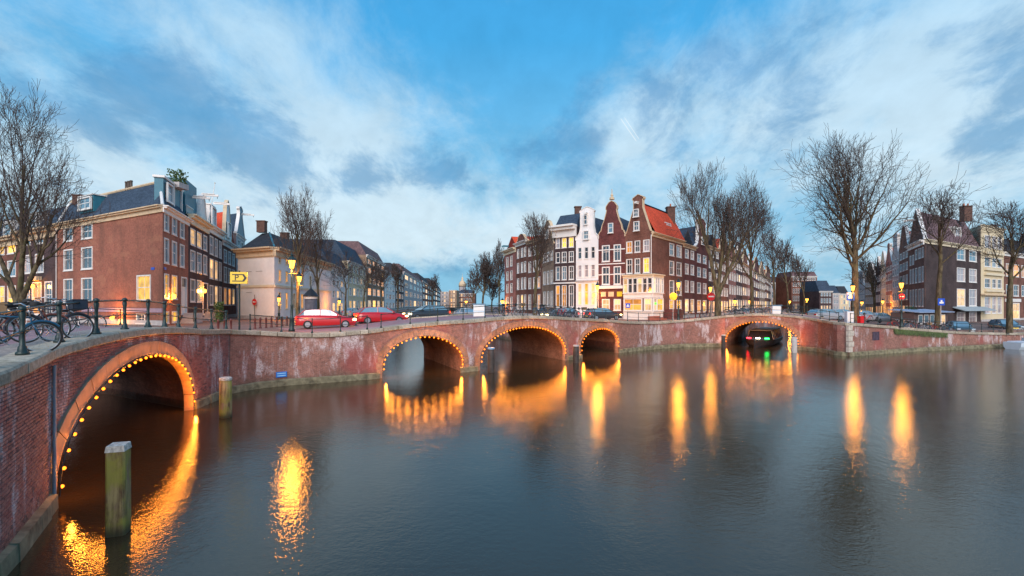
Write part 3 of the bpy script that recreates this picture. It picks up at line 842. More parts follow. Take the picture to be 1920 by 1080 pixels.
def gable(parent, f, z, H, kind, mat, trim=None, s0=0.0, s1=None, thick=.35, tw=.12):
    s1 = s1 or f.L; W = s1 - s0; pts = [(s0 + x * W, z + y * H) for x, y in GAB[kind]]
    m = MB(); fr = [f.P(x, .012, q) for x, q in pts]; bk = [f.P(x, -thick, q) for x, q in pts]
    m.face(fr, pts)
    if fr: m.f[-1] = tuple(reversed(m.f[-1])); m.uv[-1] = m.uv[-1][::-1]
    m.face(bk, pts)
    for i in range(len(pts)): j = (i + 1) % len(pts); m.quad3(fr[i], fr[j], bk[j], bk[i])
    g = m.build('gable', mat, parent)
    if trim:
        t = MB()
        for (x0, q0), (x1, q1) in zip(pts, pts[1:]):
            d = math.hypot(x1 - x0, q1 - q0)
            if d < .02: continue
            nx, nz = -(q1 - q0) / d * tw, (x1 - x0) / d * tw
            A_ = [f.P(x0, .09, q0), f.P(x1, .09, q1), f.P(x1, -thick - .03, q1), f.P(x0, -thick - .03, q0)]
            B_ = [f.P(x0 + nx, .09, q0 + nz), f.P(x1 + nx, .09, q1 + nz), f.P(x1 + nx, -thick - .03, q1 + nz), f.P(x0 + nx, -thick - .03, q0 + nz)]
            t.hexa([*A_, *B_])
        t.build('gable_trim', trim, parent)
    return g
def roof_perp(parent, f, L, ze, zr, mat, s0=0.0, s1=None, name='roof', d0=.3, iv=None):
    """ridge running back from the front"""
    s1 = s1 or f.L; c = (s0 + s1) / 2; m = MB(); a, b = -d0, -L
    if iv:
        class G: pass
        g = G(); il = math.hypot(*iv); f0 = f; g.P = lambda t, d, z: (f0.a[0] + f0.u[0] * t - iv[0] / il * d, f0.a[1] + f0.u[1] * t - iv[1] / il * d, z); f = g
    m.quad3(f.P(s0 - .1, b, ze), f.P(s0 - .1, a, ze), f.P(c, a, zr), f.P(c, b, zr))
    m.quad3(f.P(s1 + .1, a, ze), f.P(s1 + .1, b, ze), f.P(c, b, zr), f.P(c, a, zr))
    m.face([f.P(s0 - .1, a, ze), f.P(s1 + .1, a, ze), f.P(c, a, zr)]); m.face([f.P(s1 + .1, b, ze), f.P(s0 - .1, b, ze), f.P(c, b, zr)])
    return m.build(name, mat, parent)
def frustum(parent, poly, ze, zt, inset, mat, name='roof', top=None, over=.0):
    """hipped or mansard roof over a four-cornered plan"""
    c = (sum(p[0] for p in poly) / 4, sum(p[1] for p in poly) / 4); m = MB()
    if isinstance(inset, (int, float)): inset = (inset,) * 4
    # inset edges i (between i and i+1)
    lines = []
    for i in range(4):
        a, b = poly[i], poly[(i + 1) % 4]; L = math.dist(a, b); u = ((b[0] - a[0]) / L, (b[1] - a[1]) / L); n_ = (-u[1], u[0])
        if (c[0] - a[0]) * n_[0] + (c[1] - a[1]) * n_[1] < 0: n_ = (-n_[0], -n_[1])
        lines.append(((a[0] + n_[0] * inset[i], a[1] + n_[1] * inset[i]), u))
    tops = []
    for i in range(4):
        (p, u), (q, v) = lines[i - 1], lines[i]
        d = u[0] * v[1] - u[1] * v[0]; t = ((q[0] - p[0]) * v[1] - (q[1] - p[1]) * v[0]) / d
        tops.append((p[0] + u[0] * t, p[1] + u[1] * t))
    for i in range(4):
        j = (i + 1) % 4; m.quad3((*poly[i], ze), (*poly[j], ze), (*tops[j], zt), (*tops[i], zt))
    m.face([(*p, zt) for p in tops]); 
    m.build(name, mat, parent); return tops
def chimney(parent, x, y, z0, z1, w_=.9, d_=.6, pots=2, mat=None, rz=0):
    m = MB(); L0 = origin(parent)
    m.box(x - w_ / 2, y - d_ / 2, z0, x + w_ / 2, y + d_ / 2, z1); m.box(x - w_ / 2 - .08, y - d_ / 2 - .08, z1, x + w_ / 2 + .08, y + d_ / 2 + .08, z1 + .14)
    c = m.build('chimney', mat or M_chim, parent)
    for k in range(pots):
        p = MB(); p.lathe([(.13, 0), (.11, .4), (.13, .45)], 8); 
        q = link('chimney_pot', p.mesh('chimney_pot', M_pot, True), c, (x - L0.x + (k - (pots - 1) / 2) * w_ / max(1, pots), y - L0.y, z1 + .14 - L0.z))
def beam(parent, f, s, z, L=1.2, mat=None):
    m = MB(); m.obox(f.a, f.u, s - .09, s + .09, -.2, L, z, z + .22); m.obox(f.a, f.u, s - .16, s + .16, -.1, L * .75, z + .22, z + .30)
    b = m.build('hoist_beam', mat or M_white, parent)
    h_ = MB(); p = f.P(s, L - .12, z); h_.tube([p, (p[0], p[1], z - .25)], .03, 5)
    h_.build('hook', M_black, b)
def dormer(parent, f, s0, s1, d, z0, z1, kind='b', mat=None, near=True):
    """box dormer standing d metres behind the front plane"""
    m = MB(); m.obox(f.a, f.u, s0, s1, -d - 1.6, -d, z0, z1); dm = m.build('dormer', mat or M_white, parent)
    r_ = MB(); r_.obox(f.a, f.u, s0 - .12, s1 + .12, -d - 1.7, -d + .15, z1, z1 + .12); 
    link('dormer_roof', r_.mesh('dormer_roof', M_white, False, tuple(origin(dm))), dm)
    g = Fac(f.P(0, -d, 0)[:2], f.P(f.L, -d, 0)[:2]); w_ = s1 - s0
    window(parent, g, s0 + .12, s1 - .12, z0 + .25, z1 - .15, kind, -.14, near=near)
def house(name, label, cat, f, depth, z0, z1, wins, mat, roof=None, near=True, group=None, inward=None, corn=.4, corn_mat=None, frame=None, plinth_=True, rec=.10, open_right=False):
    t = thing(name, label, cat, (f.a[0], f.a[1], z0), 0, group)
    front(t, f, z0, z1, wins, mat, near, rec, frame)
    iv = inward or (-f.n[0] * depth, -f.n[1] * depth)
    a2 = (f.a[0] + iv[0], f.a[1] + iv[1]); b2 = (f.b[0] + iv[0], f.b[1] + iv[1])
    m = MB()
    if not open_right: side(m, f.b, b2, z0, z1)
    side(m, b2, a2, z0, z1); side(m, a2, f.a, z0, z1); m.face([(*f.a, z1 - .02), (*f.b, z1 - .02), (*b2, z1 - .02), (*a2, z1 - .02)])
    m.build('side_wall', mat, t)
    if corn: cornice(t, f, z1 + corn * .1, corn_mat, corn)
    if plinth_: band(t, f, z0, .45, .06, M_concrete, 'plinth', 0, f.L)
    t['z1'] = z1
    return t, [f.a, f.b, b2, a2]
def step_rows(z0, z1, n, first=3.3, sill=.75, head=.55):
    """window rows for n storeys, heights shrinking upward"""
    hs = [1.0 * (.88 ** i) for i in range(n)]; k = (z1 - z0) / sum(hs); out = []; z = z0
    for i, h_ in enumerate(hs):
        H = h_ * k; out.append((z + H * .24, z + H * .88)); z += H
    return out

GZ = 2.86
# ---- left bank: corner house and its row
C1 = (-31.3, 43.0); A1 = pl(107, 53.3); Bv = (-14.2 / 40.6, 38 / 40.6)
rowB = Fac(C1, (C1[0] + Bv[0] * 40, C1[1] + Bv[1] * 40))
fa = Fac(A1, C1)
zE = zz(386, 43)
wA = fa.grid([(120, 137), (153, 174)], [(424, 450), (465, 506), (522, 566)], ['dd', 'dd', 'dd'], 146) + [fa.rect(257, 283, 515, 564, 'l'), fa.rect(256, 273, 588, 606, 'd'), fa.rect(178, 188, 594, 607, 'o')]
sP = rowB.s(353)
fb = Fac(C1, rowB.P(sP, 0, 0)[:2])
wB = fb.grid([(307.5, 316), (322, 331), (337, 345)], [(396, 431), (444, 492)], ['bbb', 'bbb'], 305) + fb.grid([(307.5, 316), (322, 331.5)], [(511, 560), (584, 607)], ['ll', 'll'], 305) + [(fb.s(339.5), fb.s(350), GZ + .9, fb.z(345, 520), 'D')]
bvec = (fb.b[0] - fb.a[0], fb.b[1] - fb.a[1])
H1, quad = house('corner_house', 'large red brick corner house with slate mansard roof and a teal dormer', 'house', fa, 0, GZ, zE, wA, WALL['red'], inward=bvec, open_right=True, corn=.5, corn_mat=M_stone, rec=.08)
front(H1, fb, GZ, zE, wB, WALL['red'], rec=.08); cornice(H1, fb, zE + .05, M_white, .5)
band(H1, fa, zz(584, 43) - .1, .38, .1, plain('lilac_stone', (.34, .24, .30), .7), 'stone_band', fa.s(155), fa.L)
qd = [fa.a, fa.b, fb.b, (fa.a[0] + bvec[0], fa.a[1] + bvec[1])]
zR = zz(333, 44.5)
tops = frustum(H1, qd, zE + .05, zR, (1.6, 1.3, 1.0, .5), M_slate)
for k, (p, q) in enumerate(((qd[1], tops[1]), (qd[0], tops[0]))):
    m = MB(); m.tube([(*p, zE + .1), (*q, zR + .03)], .13, 6); m.build('roof_hip', M_white, H1)
m = MB(); m.tube([(*tops[0], zR + .05), (*tops[1], zR + .05), (*tops[2], zR + .05)], .14, 6); m.build('roof_ridge', M_stone, H1)
dormer(H1, fa, fa.s(142), fa.s(168), .35, fa.z(150, 398), fa.z(150, 368), 'b', M_teal)
rl_ = Fac(tops[0], tops[1])
for k, px in enumerate((237, 241.5, 246)):
    p = rl_.P(rl_.s(px), 0, 0); m = MB(); m.lathe([(.12, 0), (.12, .8), (.15, .85), (.13, .95)], 8, (p[0], p[1], zR - .1)); m.build('flue', M_chim, H1)
chimney(H1, *rl_.P(rl_.s(148), 0, 0)[:2], zR - .5, zR + .5, 1.1, .5, 0)
# big teal dormer block at the corner
ux = fb.u
g_ = Fac(fb.P(.5, -.5, 0)[:2], fb.P(fb.L - .1, -.5, 0)[:2])
m = MB(); m.obox(g_.a, g_.u, fb.s(318) - .5, fb.s(351) - .5, -.7, 0, zE + .1, zz(340, 46)); dk = m.build('dormer', M_teal, H1)
m = MB(); m.obox(g_.a, g_.u, fb.s(318) - .65, fb.s(351) - .35, -.8, .15, zz(340, 46), zz(340, 46) + .2); link('dormer_roof', m.mesh('dormer_roof', M_white, False, tuple(origin(dk))), dk)
window(H1, g_, fb.s(321) - .5, fb.s(331) - .5, zE + .9, zz(346, 46), 'b', -.14)
m = MB(); 
for s_q in (fb.s(335) - .5, fb.s(349) - .5): m.obox(g_.a, g_.u, s_q, s_q + .22, .001, .14, zE + .1, zz(338, 46))
m.build('dormer_trim', M_white, H1)
for (px, py) in ((287, 502), (299.5, 502)):
    f_ = fa if px < 295 else fb; 
    m = MB(); s_q = f_.s(px if px < 295 else 309); m.obox(f_.a, f_.u, s_q - .28, s_q + .28, .01, .05, zz(505, 43), zz(500, 43)); m.build('street_name_plate', M_blue, H1)
# roof terrace shrubs
def leaf_clump(name, mat, parent, box, nleaf, size, seed):
    r_ = random.Random(seed); m = MB(); x0, x1, y0, y1, z0, z1 = box
    for _ in range(nleaf):
        c = Vector((r_.uniform(x0, x1), r_.uniform(y0, y1), z0 + (z1 - z0) * r_.random() ** 1.5)); a = Vector([r_.gauss(0, 1) for _ in range(3)]).normalized() * size; b = a.orthogonal().normalized() * size * .6
        m.face([c - a, c + b, c + a, c - b])
    return m.build(name, mat, parent)
M_leaf = plain('leaf_green', (.06, .10, .02), .6, var=.5, scale=4); M_leafd = plain('leaf_dark', (.035, .06, .015), .6, var=.5, scale=4)
px0, px1 = pl(318, 48), pl(366, 50)
m = MB(); m.tube([fa.P(.12, .1, GZ), fa.P(.12, .1, zE - .4)], .07, 6); m.build('drain_pipe', M_concrete, H1)
rp = thing('roof_shrubs', 'scruffy green shrubs on the roof terrace of the red brick corner house', 'shrubs', (px0[0], px0[1], zz(337, 46) + .2))
stuff(leaf_clump('foliage', M_leaf, rp, (px0[0], px1[0], 47.5, 49, zz(337, 46) + .2, zz(318, 48)), 380, .12, 3))
m = MB(); m.box(px0[0], 47.6, zz(337, 46) - .3, px1[0], 49.0, zz(337, 46) + .22); m.build('planter', M_concrete, rp)

# the row going back from the corner
def rowhouse(f, px0, px1, label, mat, ztop_ref, rows, kinds, cols, ref, name='row_house', depth=9, corn=.5, zg=GZ, **kw):
    g = Fac(f.P(f.s(px0), 0, 0)[:2], f.P(f.s(px1), 0, 0)[:2])
    wins = []
    z1 = g.z(ref, ztop_ref)
    wins = g.grid(cols, rows, kinds, ref)
    H, q = house(name, label, 'house', g, depth, zg, z1, wins, mat, corn=corn, group=kw.pop('group', None), inward=(-fa.u[0] * depth, -fa.u[1] * depth), **kw)
    return H, g, z1, q
G1 = 'canal houses in the row left of the yellow parking sign'
H2, g2, z2, _ = rowhouse(rowB, 353, 389.5, 'dark brown canal house with white balustrade and hoist beam, next to the big corner house', WALL['dark'], 405,
    [(426, 458), (467, 508), (522, 566)], ['wwb', 'bbb', 'db-'], [(356.5, 366), (369, 378), (381, 388)], 357, group=G1, corn=.8, corn_mat=M_cream)
window(H2, g2, g2.s(379.5), g2.s(388.5), GZ + .7, g2.z(384, 530), 'D', .02)
zb = z2 + .1
m = MB(); m.obox(g2.a, g2.u, 0.1, g2.L * .55, -2.5, -.3, zb, zz(345, 53)); m.build('attic', M_teal, H2)
gable(H2, g2, zb, zz(357, 54) - zb, 'bell', M_white, M_white, g2.L * .5, g2.L * .95)
beam(H2, g2, g2.L * .72, zz(362, 55), 1.6, M_white); beam(H2, g2, g2.L * .30, zz(368, 52), 1.5, M_white)
m = MB()
for k in range(9): m.obox(g2.a, g2.u, .1 + k * .3, .16 + k * .3, -.2, -.14, zb, zb + .85)
m.obox(g2.a, g2.u, .05, 2.6, -.22, -.1, zb + .85, zb + .95); m.build('balustrade', M_white, H2)
frustum(H2, _ , zb, zb + 3.2, (2.5, .2, .5, .2), M_slate)
fp = thing('flagpole', 'slanting white flagpole on the roof edge of the dark brown canal house', 'flagpole', g2.P(g2.L * .95, .1, z2))
m = MB(); p = g2.P(g2.L * .95, .1, z2); e = pl(403, 59); m.tube([p, (e[0], e[1], zz(344, 59))], [.06, .035], 6); m.build('pole', M_white, fp)
m = MB(); m.lathe([(.02, -.08), (.09, 0), (.02, .08)], 8, (e[0], e[1], zz(344, 59) + .05)); m.build('knob', M_stone, fp)
H3, g3, z3, q3 = rowhouse(rowB, 389.5, 417, 'almost black canal house with small dormer, middle of the row before the parking sign', WALL['black'], 425,
    [(442, 476), (484, 522), (534, 572)], ['bbb', 'wwd', 'dwd'], [(393, 400), (402.5, 408), (410.5, 415.5)], 394, group=G1, corn=.7)
frustum(H3, q3, z3 + .1, z3 + 3.6, (3.0, .2, .5, .2), M_slate)
dormer(H3, g3, g3.L * .3, g3.L * .62, .3, z3 + .1, z3 + 3.0, 'b', M_white); beam(H3, g3, g3.L * .46, z3 + 3.3, 1.7)
H4, g4, z4, q4 = rowhouse(rowB, 417, 443, 'purple brown canal house with a tall round-topped white gable, left of the teal gable', WALL['brown'], 452,
    [(467, 492), (500, 529), (538, 572)], ['bbb', 'dbd', 'oow'], [(419.5, 425.5), (428, 433), (435.5, 440)], 420, group=G1, corn=.6)
gable(H4, g4, z4, 6.2, 'bell', M_white, M_stone, g4.L * .1, g4.L * .62); roof_perp(H4, g4, 9, z4, z4 + 5.0, M_tile, iv=(-fa.u[0], -fa.u[1]))
window(H4, g4, g4.L * .24, g4.L * .48, z4 + .8, z4 + 3.0, 'b', -.16)
H5, g5, z5, q5 = rowhouse(rowB, 443, 459, 'narrow grey house with a teal gable and a ladder of small windows', WALL['grey'], 440,
    [(448, 460), (466, 478), (484, 496), (502, 516), (522, 540), (546, 566)], ['dd'] * 6, [(445.5, 449.5), (452, 456)], 446, group=G1, corn=.3)
gable(H5, g5, z5, 5.0, 'spout', M_teal, M_white); roof_perp(H5, g5, 9, z5, z5 + 4.0, M_slate, iv=(-fa.u[0], -fa.u[1])); beam(H5, g5, g5.L * .5, z5 + 3.6, 2.0)
# front steps with iron rails
for k, (px, lab) in enumerate(((349, 'stone front steps with black rails at the white door of the red brick corner house'), (388, 'stone front steps with black rails in front of the dark brown canal house'))):
    f_ = rowB; s_q = f_.s(px); t = thing('front_steps', lab, 'steps', f_.P(s_q, 0, GZ), 0, 'front steps in the left row')
    for j in range(6):
        m = MB(); m.obox(f_.a, f_.u, s_q - 1.2 - .3 * (5 - j), s_q + .8, .1, 1.3, GZ + .17 * j, GZ + .17 * (j + 1)); m.build('step', M_concrete, t)
    m = MB(); m.tube([f_.P(s_q - 2.6, 1.25, GZ + .1), f_.P(s_q - 2.6, 1.25, GZ + 1.0), f_.P(s_q - 1.2, 1.25, GZ + 2.0), f_.P(s_q + .8, 1.25, GZ + 2.0), f_.P(s_q + .8, 1.25, GZ + 1.0)], .035, 6); m.build('handrail', M_black, t)

# ---- houses left of the corner house
ua = (fa.u[0], fa.u[1])
def la(px): # point on the line of the left front
    f_ = Fac(A1, C1); s_q = f_.s(px); return f_.P(s_q, 0, 0)[:2]
GL = 'houses beyond the left tree'
fd = Fac(la(38), A1)
zD = fa.z(100, 428)
H0, q0 = house('row_house', 'dark purple brick house with an orange lit doorway, left of the red corner house', 'house', fd, 10, GZ, zD,
    fd.grid([(44, 58), (66, 82)], [(435, 457), (476, 511)], ['bb', 'pp'], 74) + fd.grid([(45, 56), (60, 78), (84, 98)], [(528, 590)], ['dod'], 74), WALL['dark'], group=GL, corn=.9, corn_mat=M_stone)
t0 = frustum(H0, q0, zD, zD + 3.0, (1.8, .3, 1, .3), M_slate); dormer(H0, fd, fd.s(44), fd.s(62), .5, zD + .1, zD + 2.3, 'b', M_white)
m = MB(); s_q = fd.s(70); m.obox(fd.a, fd.u, s_q - 1.1, s_q + 1.3, .02, .5, fd.z(70, 526), fd.z(70, 519)); m.build('door_hood', M_stone, H0)
fe = Fac(la(-120), la(38))
He, qe = house('row_house', 'brown brick house at the left edge with yellow lit windows', 'house', fe, 10, GZ, zD - .3,
    fe.grid([(-60, -40), (-25, -5), (-1, 9), (14, 30)], [(446, 478), (490, 520), (536, 585)], ['dbll', 'bbbb', 'olll'], 4), WALL['brown'], group=GL, corn=.9, corn_mat=M_stone)
frustum(He, qe, zD - .3, zD + 3.0, (1.8, .3, 1, .3), M_slate); dormer(He, fe, fe.s(0), fe.s(16), .5, zD - .2, zD + 2.0, 'b', M_white)

# ---- white corner building and the row beyond it
K = (-30.7, 62.0)
fw = Fac(pl(446, 65.0), K); fw2 = Fac(K, (-33.5, 88.7))
zW = zz(465, 62)
wv = (fw2.b[0] - K[0], fw2.b[1] - K[1])
HW, qW = house('corner_building', 'white plastered corner building with dark hipped roof and no-entry sign on its wall', 'building', fw, 0, GZ, zW, [], WALL['white'], inward=wv, open_right=True, corn=.9, corn_mat=M_stone)
front(HW, fw2, GZ, zW, fw2.grid([(522, 527), (535, 540), (549, 554), (564, 569), (580, 584), (595, 599)], [(480, 493), (505, 528), (548, 580)], ['dodddd', 'oodddd', 'dododo'], 522), WALL['white'], frame=M_cream)
cornice(HW, fw2, zW + .1, M_stone, .9)
for f_ in (fw, fw2): band(HW, f_, zz(538, 62), .3, .16, M_cream, 'stone_band'); band(HW, f_, zz(462, 62) - 1.3, .18, .1, M_cream, 'stone_band')
for (a, b, y) in ((462, 472, 481), (480, 492, 481), (462, 472, 508), (480, 492, 508), (462, 472, 548)):
    m = MB(); m.obox(fw.a, fw.u, fw.s(a), fw.s(b), .005, .04, zz(y, 62), zz(y - 1.2, 62)); m.build('niche', M_concrete, HW)
tw_ = frustum(HW, [fw.a, K, fw2.b, (fw.a[0] + wv[0], fw.a[1] + wv[1])], zW + .1, zz(431, 64.5), (3.2, 2.6, 3, 2.2), M_dtile)
m = MB(); m.tube([(*K, zW + .2), (*tw_[1], zz(431, 64.5))], .12, 6); m.build('roof_hip', M_teal, HW)
chimney(HW, *pl(491, 67), zz(436, 67), zz(416, 67), 1.1, .8, 0); chimney(HW, *pl(534, 74), zz(462, 74), zz(438, 74), 1.1, .8, 0)
s_ne = fw.s(482.5)
sg = thing('no_entry_sign', 'round red no-entry sign against the white plastered wall', 'road sign', fw.P(s_ne, .4, GZ), fw.rz, 'no-entry signs')
m = MB(); m.tube([(0, 0, 0), (0, 0, 3.2)], .04, 6); link('pole', m.mesh('pole', M_iron), sg)
def disc(rad, d, mat, nm, parent, z, y=-.05, x=0):
    m = MB(); n_ = 24
    a = [(x + rad * math.cos(2 * math.pi * k / n_), y, z + rad * math.sin(2 * math.pi * k / n_)) for k in range(n_)]; b = [(p[0], y + d, p[2]) for p in a]
    m.face(a); m.face(b[::-1])
    for k in range(n_): m.face([a[k], b[k], b[(k + 1) % n_], a[(k + 1) % n_]])
    return link(nm, m.mesh(nm, mat), parent)
zs_ = zz(566, 62) - GZ
disc(.42, .03, M_redp, 'disc', sg, zs_, -.07)
m = MB(); m.box(-.28, -.085, zs_ - .065, .28, -.072, zs_ + .065); link('bar', m.mesh('bar', M_white), sg)

lineW = Fac((-33.5, 88.7), (-33.5 - .11 * 900, 988.7))
def far_house(i, px0, px1, ytop, mat, n, nr, label, kinds, line=lineW, zg=GZ, roof=None, cat='building', name='town_house', group='far houses along the left bank', near=False, mid=None, corn=.5):
    g = Fac(line.P(line.s(px0), 0, 0)[:2], line.P(line.s(px1), 0, 0)[:2])
    z1 = g.z((px0 + px1) / 2, ytop)
    H, q = house(name, label, cat, g, 14, zg, z1, g.auto(n, step_rows(zg, z1 - .5, nr), kinds), mat, group=group, near=near, corn=corn)
    if roof:
        frustum(H, q, z1, z1 + roof[1], (roof[1] * .6, .2, 1, .2), roof[0])
    return H, g, z1, q
far_house(0, 620, 652, 502, WALL['white'], 4, 4, 'long white painted house with grey mansard, first beyond the white corner building', ['wlwl', 'dwdd', 'ddwd', 'dddd'], roof=(M_slate, 3.2))
far_house(1, 652, 687, 496, WALL['cream'], 5, 4, 'pale house behind bare trees with grey mansard roof, left of the orange lit building', ['lwdlw', 'dwddd', 'dddwd', 'ddddd'], roof=(M_slate, 4.5))
far_house(2, 687, 721, 487, WALL['tan'], 4, 5, 'orange lit building with tall glowing windows behind bare trees', ['wlww', 'oooo', 'looo', 'oool', 'oooo'], roof=(M_ptile, 3.5))
far_house(3, 721, 741, 512, WALL['white'], 3, 5, 'narrow white far house between the orange lit building and a dark one', ['ddd'] * 5)
far_house(4, 741, 757, 512, WALL['dark'], 3, 5, 'narrow dark brick far house right of the narrow white one', ['ddd', 'dod', 'ddd', 'ddd', 'ddd'], roof=(M_dtile, 3))
far_house(5, 757, 792, 520, WALL['grey'], 5, 4, 'grey modern block with set-back top floor far along the left bank', ['ddwdd', 'ddddd', 'ddddd', 'wwwdd'], roof=(M_ptile, 3.5))
far_house(6, 792, 812, 533, WALL['brown'], 5, 4, 'brown far house right of the grey block', ['dwddd'] * 4, roof=(M_dtile, 5))
far_house(7, 812, 828, 540, WALL['dark'], 5, 4, 'dark farthest house of the left bank row', ['dwddw'] * 4, roof=(M_dtile, 6))
# buildings closing the view
fz = Fac(pl(826, 420), pl(842, 420))
Hz, qz = house('town_house', 'pale house closing the view at the end of the left canal', 'building', fz, 20, 2, zz(547, 420), fz.auto(3, step_rows(2, zz(547, 420), 4), ['dwd'] * 4, margin=1), WALL['grey'], near=False)
fz = Fac(pl(842, 400), pl(856, 400))
Hz, qz = house('town_house', 'narrow orange lit facade at the end of the left canal, below the far tower', 'building', fz, 20, 2, zz(544, 400), fz.auto(2, step_rows(2, zz(544, 400), 4), ['ow'] * 4, margin=1), WALL['tan'], near=False)
fz = Fac(pl(856, 430), pl(890, 430))
Hz, qz = house('town_house', 'low dark block behind the bare tree cluster at the end of the left canal', 'building', fz, 20, 2, zz(550, 430), fz.auto(6, step_rows(2, zz(550, 430), 3), ['dwdddd'] * 3, margin=1), WALL['brown'], near=False)
frustum(Hz, qz, zz(550, 430), zz(543, 430), 4, M_slate)
p = pl(867, 450); t = thing('church_tower', 'small pale domed tower far behind the end of the left canal', 'tower', (p[0], p[1], 2))
m = MB(); m.lathe([(3.2, 0), (3.2, zz(538, 450) - 2), (3.8, zz(537, 450) - 2)], 8, (p[0], p[1], 2)); m.build('shaft', WALL['grey'], t)
m = MB(); m.lathe([(3.4, 0), (3.5, 2), (2.6, 4.2), (1.0, 5.6), (.9, 8), (.15, 9), (.1, 12)], 10, (p[0], p[1], zz(537, 450))); m.build('dome', M_stone, t, True)

# ---- middle row: canal houses with gables
GM = 'gabled canal houses in the middle row'
CC = (17.5, 60.0)
mids = [(1172, 62.8), (1122, 64.8), (1080, 66.6), (1039, 68.8), (1016, 74.5), (988, 80.0), (967, 85.5), (946, 92.5)]
MP = [pl(*m_) for m_ in mids]
# corner house with red roof
fA = Fac(MP[0], CC); fB = Fac(CC, pl(1281, 68.5))
zE = zz(437, 60)
wA = fA.grid([(1174.5, 1185.5), (1190, 1200.5), (1206, 1218)], [(449, 471), (482, 511)], ['odp', 'ddl'], 1218)
vB = (fB.b[0] - CC[0], fB.b[1] - CC[1])
HC, qC = house('corner_house', 'brown brick corner house with bright red tiled roof, neck gable and white glazed shopfront', 'house', fA, 0, GZ, zE, wA, WALL['brown'], inward=vB, open_right=True, corn=0)
wB = fB.grid([(1255, 1264), (1268.5, 1277.5)], [(456, 479), (489, 515), (525, 553), (562, 580)], ['bp', 'dd', 'dd', 'll'], 1256)
front(HC, fB, GZ, zE, wB, WALL['brown']); cornice(HC, fB, zE + .1, M_stone, .42)
gH = zz(365, 61.4) - zE
gable(HC, fA, zE, gH, 'spout', WALL['brown'], M_stone, tw=.07)
for (x0, x1, y0, y1) in ((1189, 1199, 392, 407), (1190, 1200, 415, 433)): a, b, c, d, k = fA.rect(x0, x1, y0, y1, 'd'); window(HC, fA, a, b, c, d, 'd', -.16)
beam(HC, fA, fA.L * .5, zz(383, 61.4), .8)
# main roof: ridge runs back along the side street
m = MB(); zr = zz(379, 61.4)
rA = fA.P(fA.L * .5, -.35, zr); rB = (rA[0] + vB[0] * 1.0, rA[1] + vB[1] * 1.0, zr)
e0 = (CC[0] - fA.n[0] * .3, CC[1] - fA.n[1] * .3, zE + .12); e1 = (fB.b[0], fB.b[1], zE + .12); e0 = (e0[0] + fB.n[0] * .3, e0[1] + fB.n[1] * .3, zE + .12); e1 = (e1[0] + fB.n[0] * .3, e1[1] + fB.n[1] * .3, zE + .12)
m.quad3(e0, e1, rB, rA)
w0 = (MP[0][0] + vB[0], MP[0][1] + vB[1], zE + .12); m.quad3(w0, (MP[0][0], MP[0][1] + .3, zE + .12), rA, rB)
m.face([e1, w0, rB]); m.build('roof', M_tile, HC)
m = MB(); m.tube([rA, rB], .12, 6); m.build('roof_ridge', M_slate, HC)
chimney(HC, *pl(1257, 69), zE + 1.5, zz(390, 69), 1.1, .9, 1)
dormer(HC, fB, fB.s(1258), fB.s(1268), .9, zE + .9, zE + 2.2, 'b', M_white)
m = MB(); m.tube([fA.P(fA.L - .06, .1, GZ + 5), fA.P(fA.L - .06, .1, zE - .2)], .05, 6); m.build('drain_pipe', M_white, HC)
# white glazed shopfront wrapping the corner
fA2 = Fac(fA.P(.05, .45, 0)[:2], fA.P(fA.L + .35, .45, 0)[:2]); 
cs = fA2.b; fB2 = Fac(cs, (cs[0] + fB.u[0] * 3.3, cs[1] + fB.u[1] * 3.3))
zt = zz(520, 60); zm = zz(549, 60); zl = zz(586, 60)
for f_, n_, lab in ((fA2, 6, 'a'), (fB2, 5, 'b')):
    m = MB(); m.obox(f_.a, f_.u, -.05, f_.L + .05, -.02, .10, zt, zt + .30); m.obox(f_.a, f_.u, -.12, f_.L + .12, -.02, .28, zt + .30, zt + .42); m.build('shop_cornice', M_cream, HC)
    m = MB(); m.obox(f_.a, f_.u, 0, f_.L, -.1, .03, zm - .62, zm - .02); m.build('fascia', M_white, HC)
    m = MB(); m.obox(f_.a, f_.u, 0, f_.L, -.1, .03, GZ, zl + .2); m.build('stall_riser', M_white, HC)
    for k in range(n_):
        w_ = f_.L / n_; window(HC, f_, w_ * k + .02, w_ * (k + 1) - .02, zm, zt, 'd' if k % 3 else 'w', 0)
wins2 = [(fA2, .1, fA2.L * .66, 'o'), (fA2, fA2.L * .72, fA2.L - .05, 'w'), (fB2, .1, 1.15, 'w'), (fB2, 1.25, fB2.L - .1, 'l')]
for f_, a, b, k in wins2: window(HC, f_, a, b, zl + .2, zm - .64, k, 0)
m = MB(); m.face([fA2.P(0, -.04, zt + .4), fA2.P(fA2.L, -.04, zt + .4), (*fB2.P(fB2.L, -.04, zt + .4)[:2], zt + .4), fA.P(fA.L, -.4, zt + .4), fA.P(0, -.1, zt + .4)]); 
m.obox(fB2.a, fB2.u, fB2.L - .12, fB2.L, -.5, .03, GZ, zt); m.build('shop_roof', M_white, HC)
m = MB(); s_q = fB2.L * .22; m.obox(fB2.a, fB2.u, .2, 1.05, .04, .07, zz(571, 60), zz(567, 60)); m.build('shop_sign', emit('green_sign', (.2, 1, .1), 1.3, False), HC)
for j in range(3):
    m = MB(); m.obox(fB2.a, fB2.u, -1.6, 1.3 - .2 * j, .05, 1.3 - .35 * j, GZ + .16 * j, GZ + .16 * (j + 1)); m.build('step', plain('brick_step', (.35, .11, .07), .8), HC)
m = MB(); m.obox(fB.a, fB.u, 3.6, fB.L - 3.2, .02, .9, GZ, GZ + 1.3); m.build('brick_porch', WALL['wine'], HC)

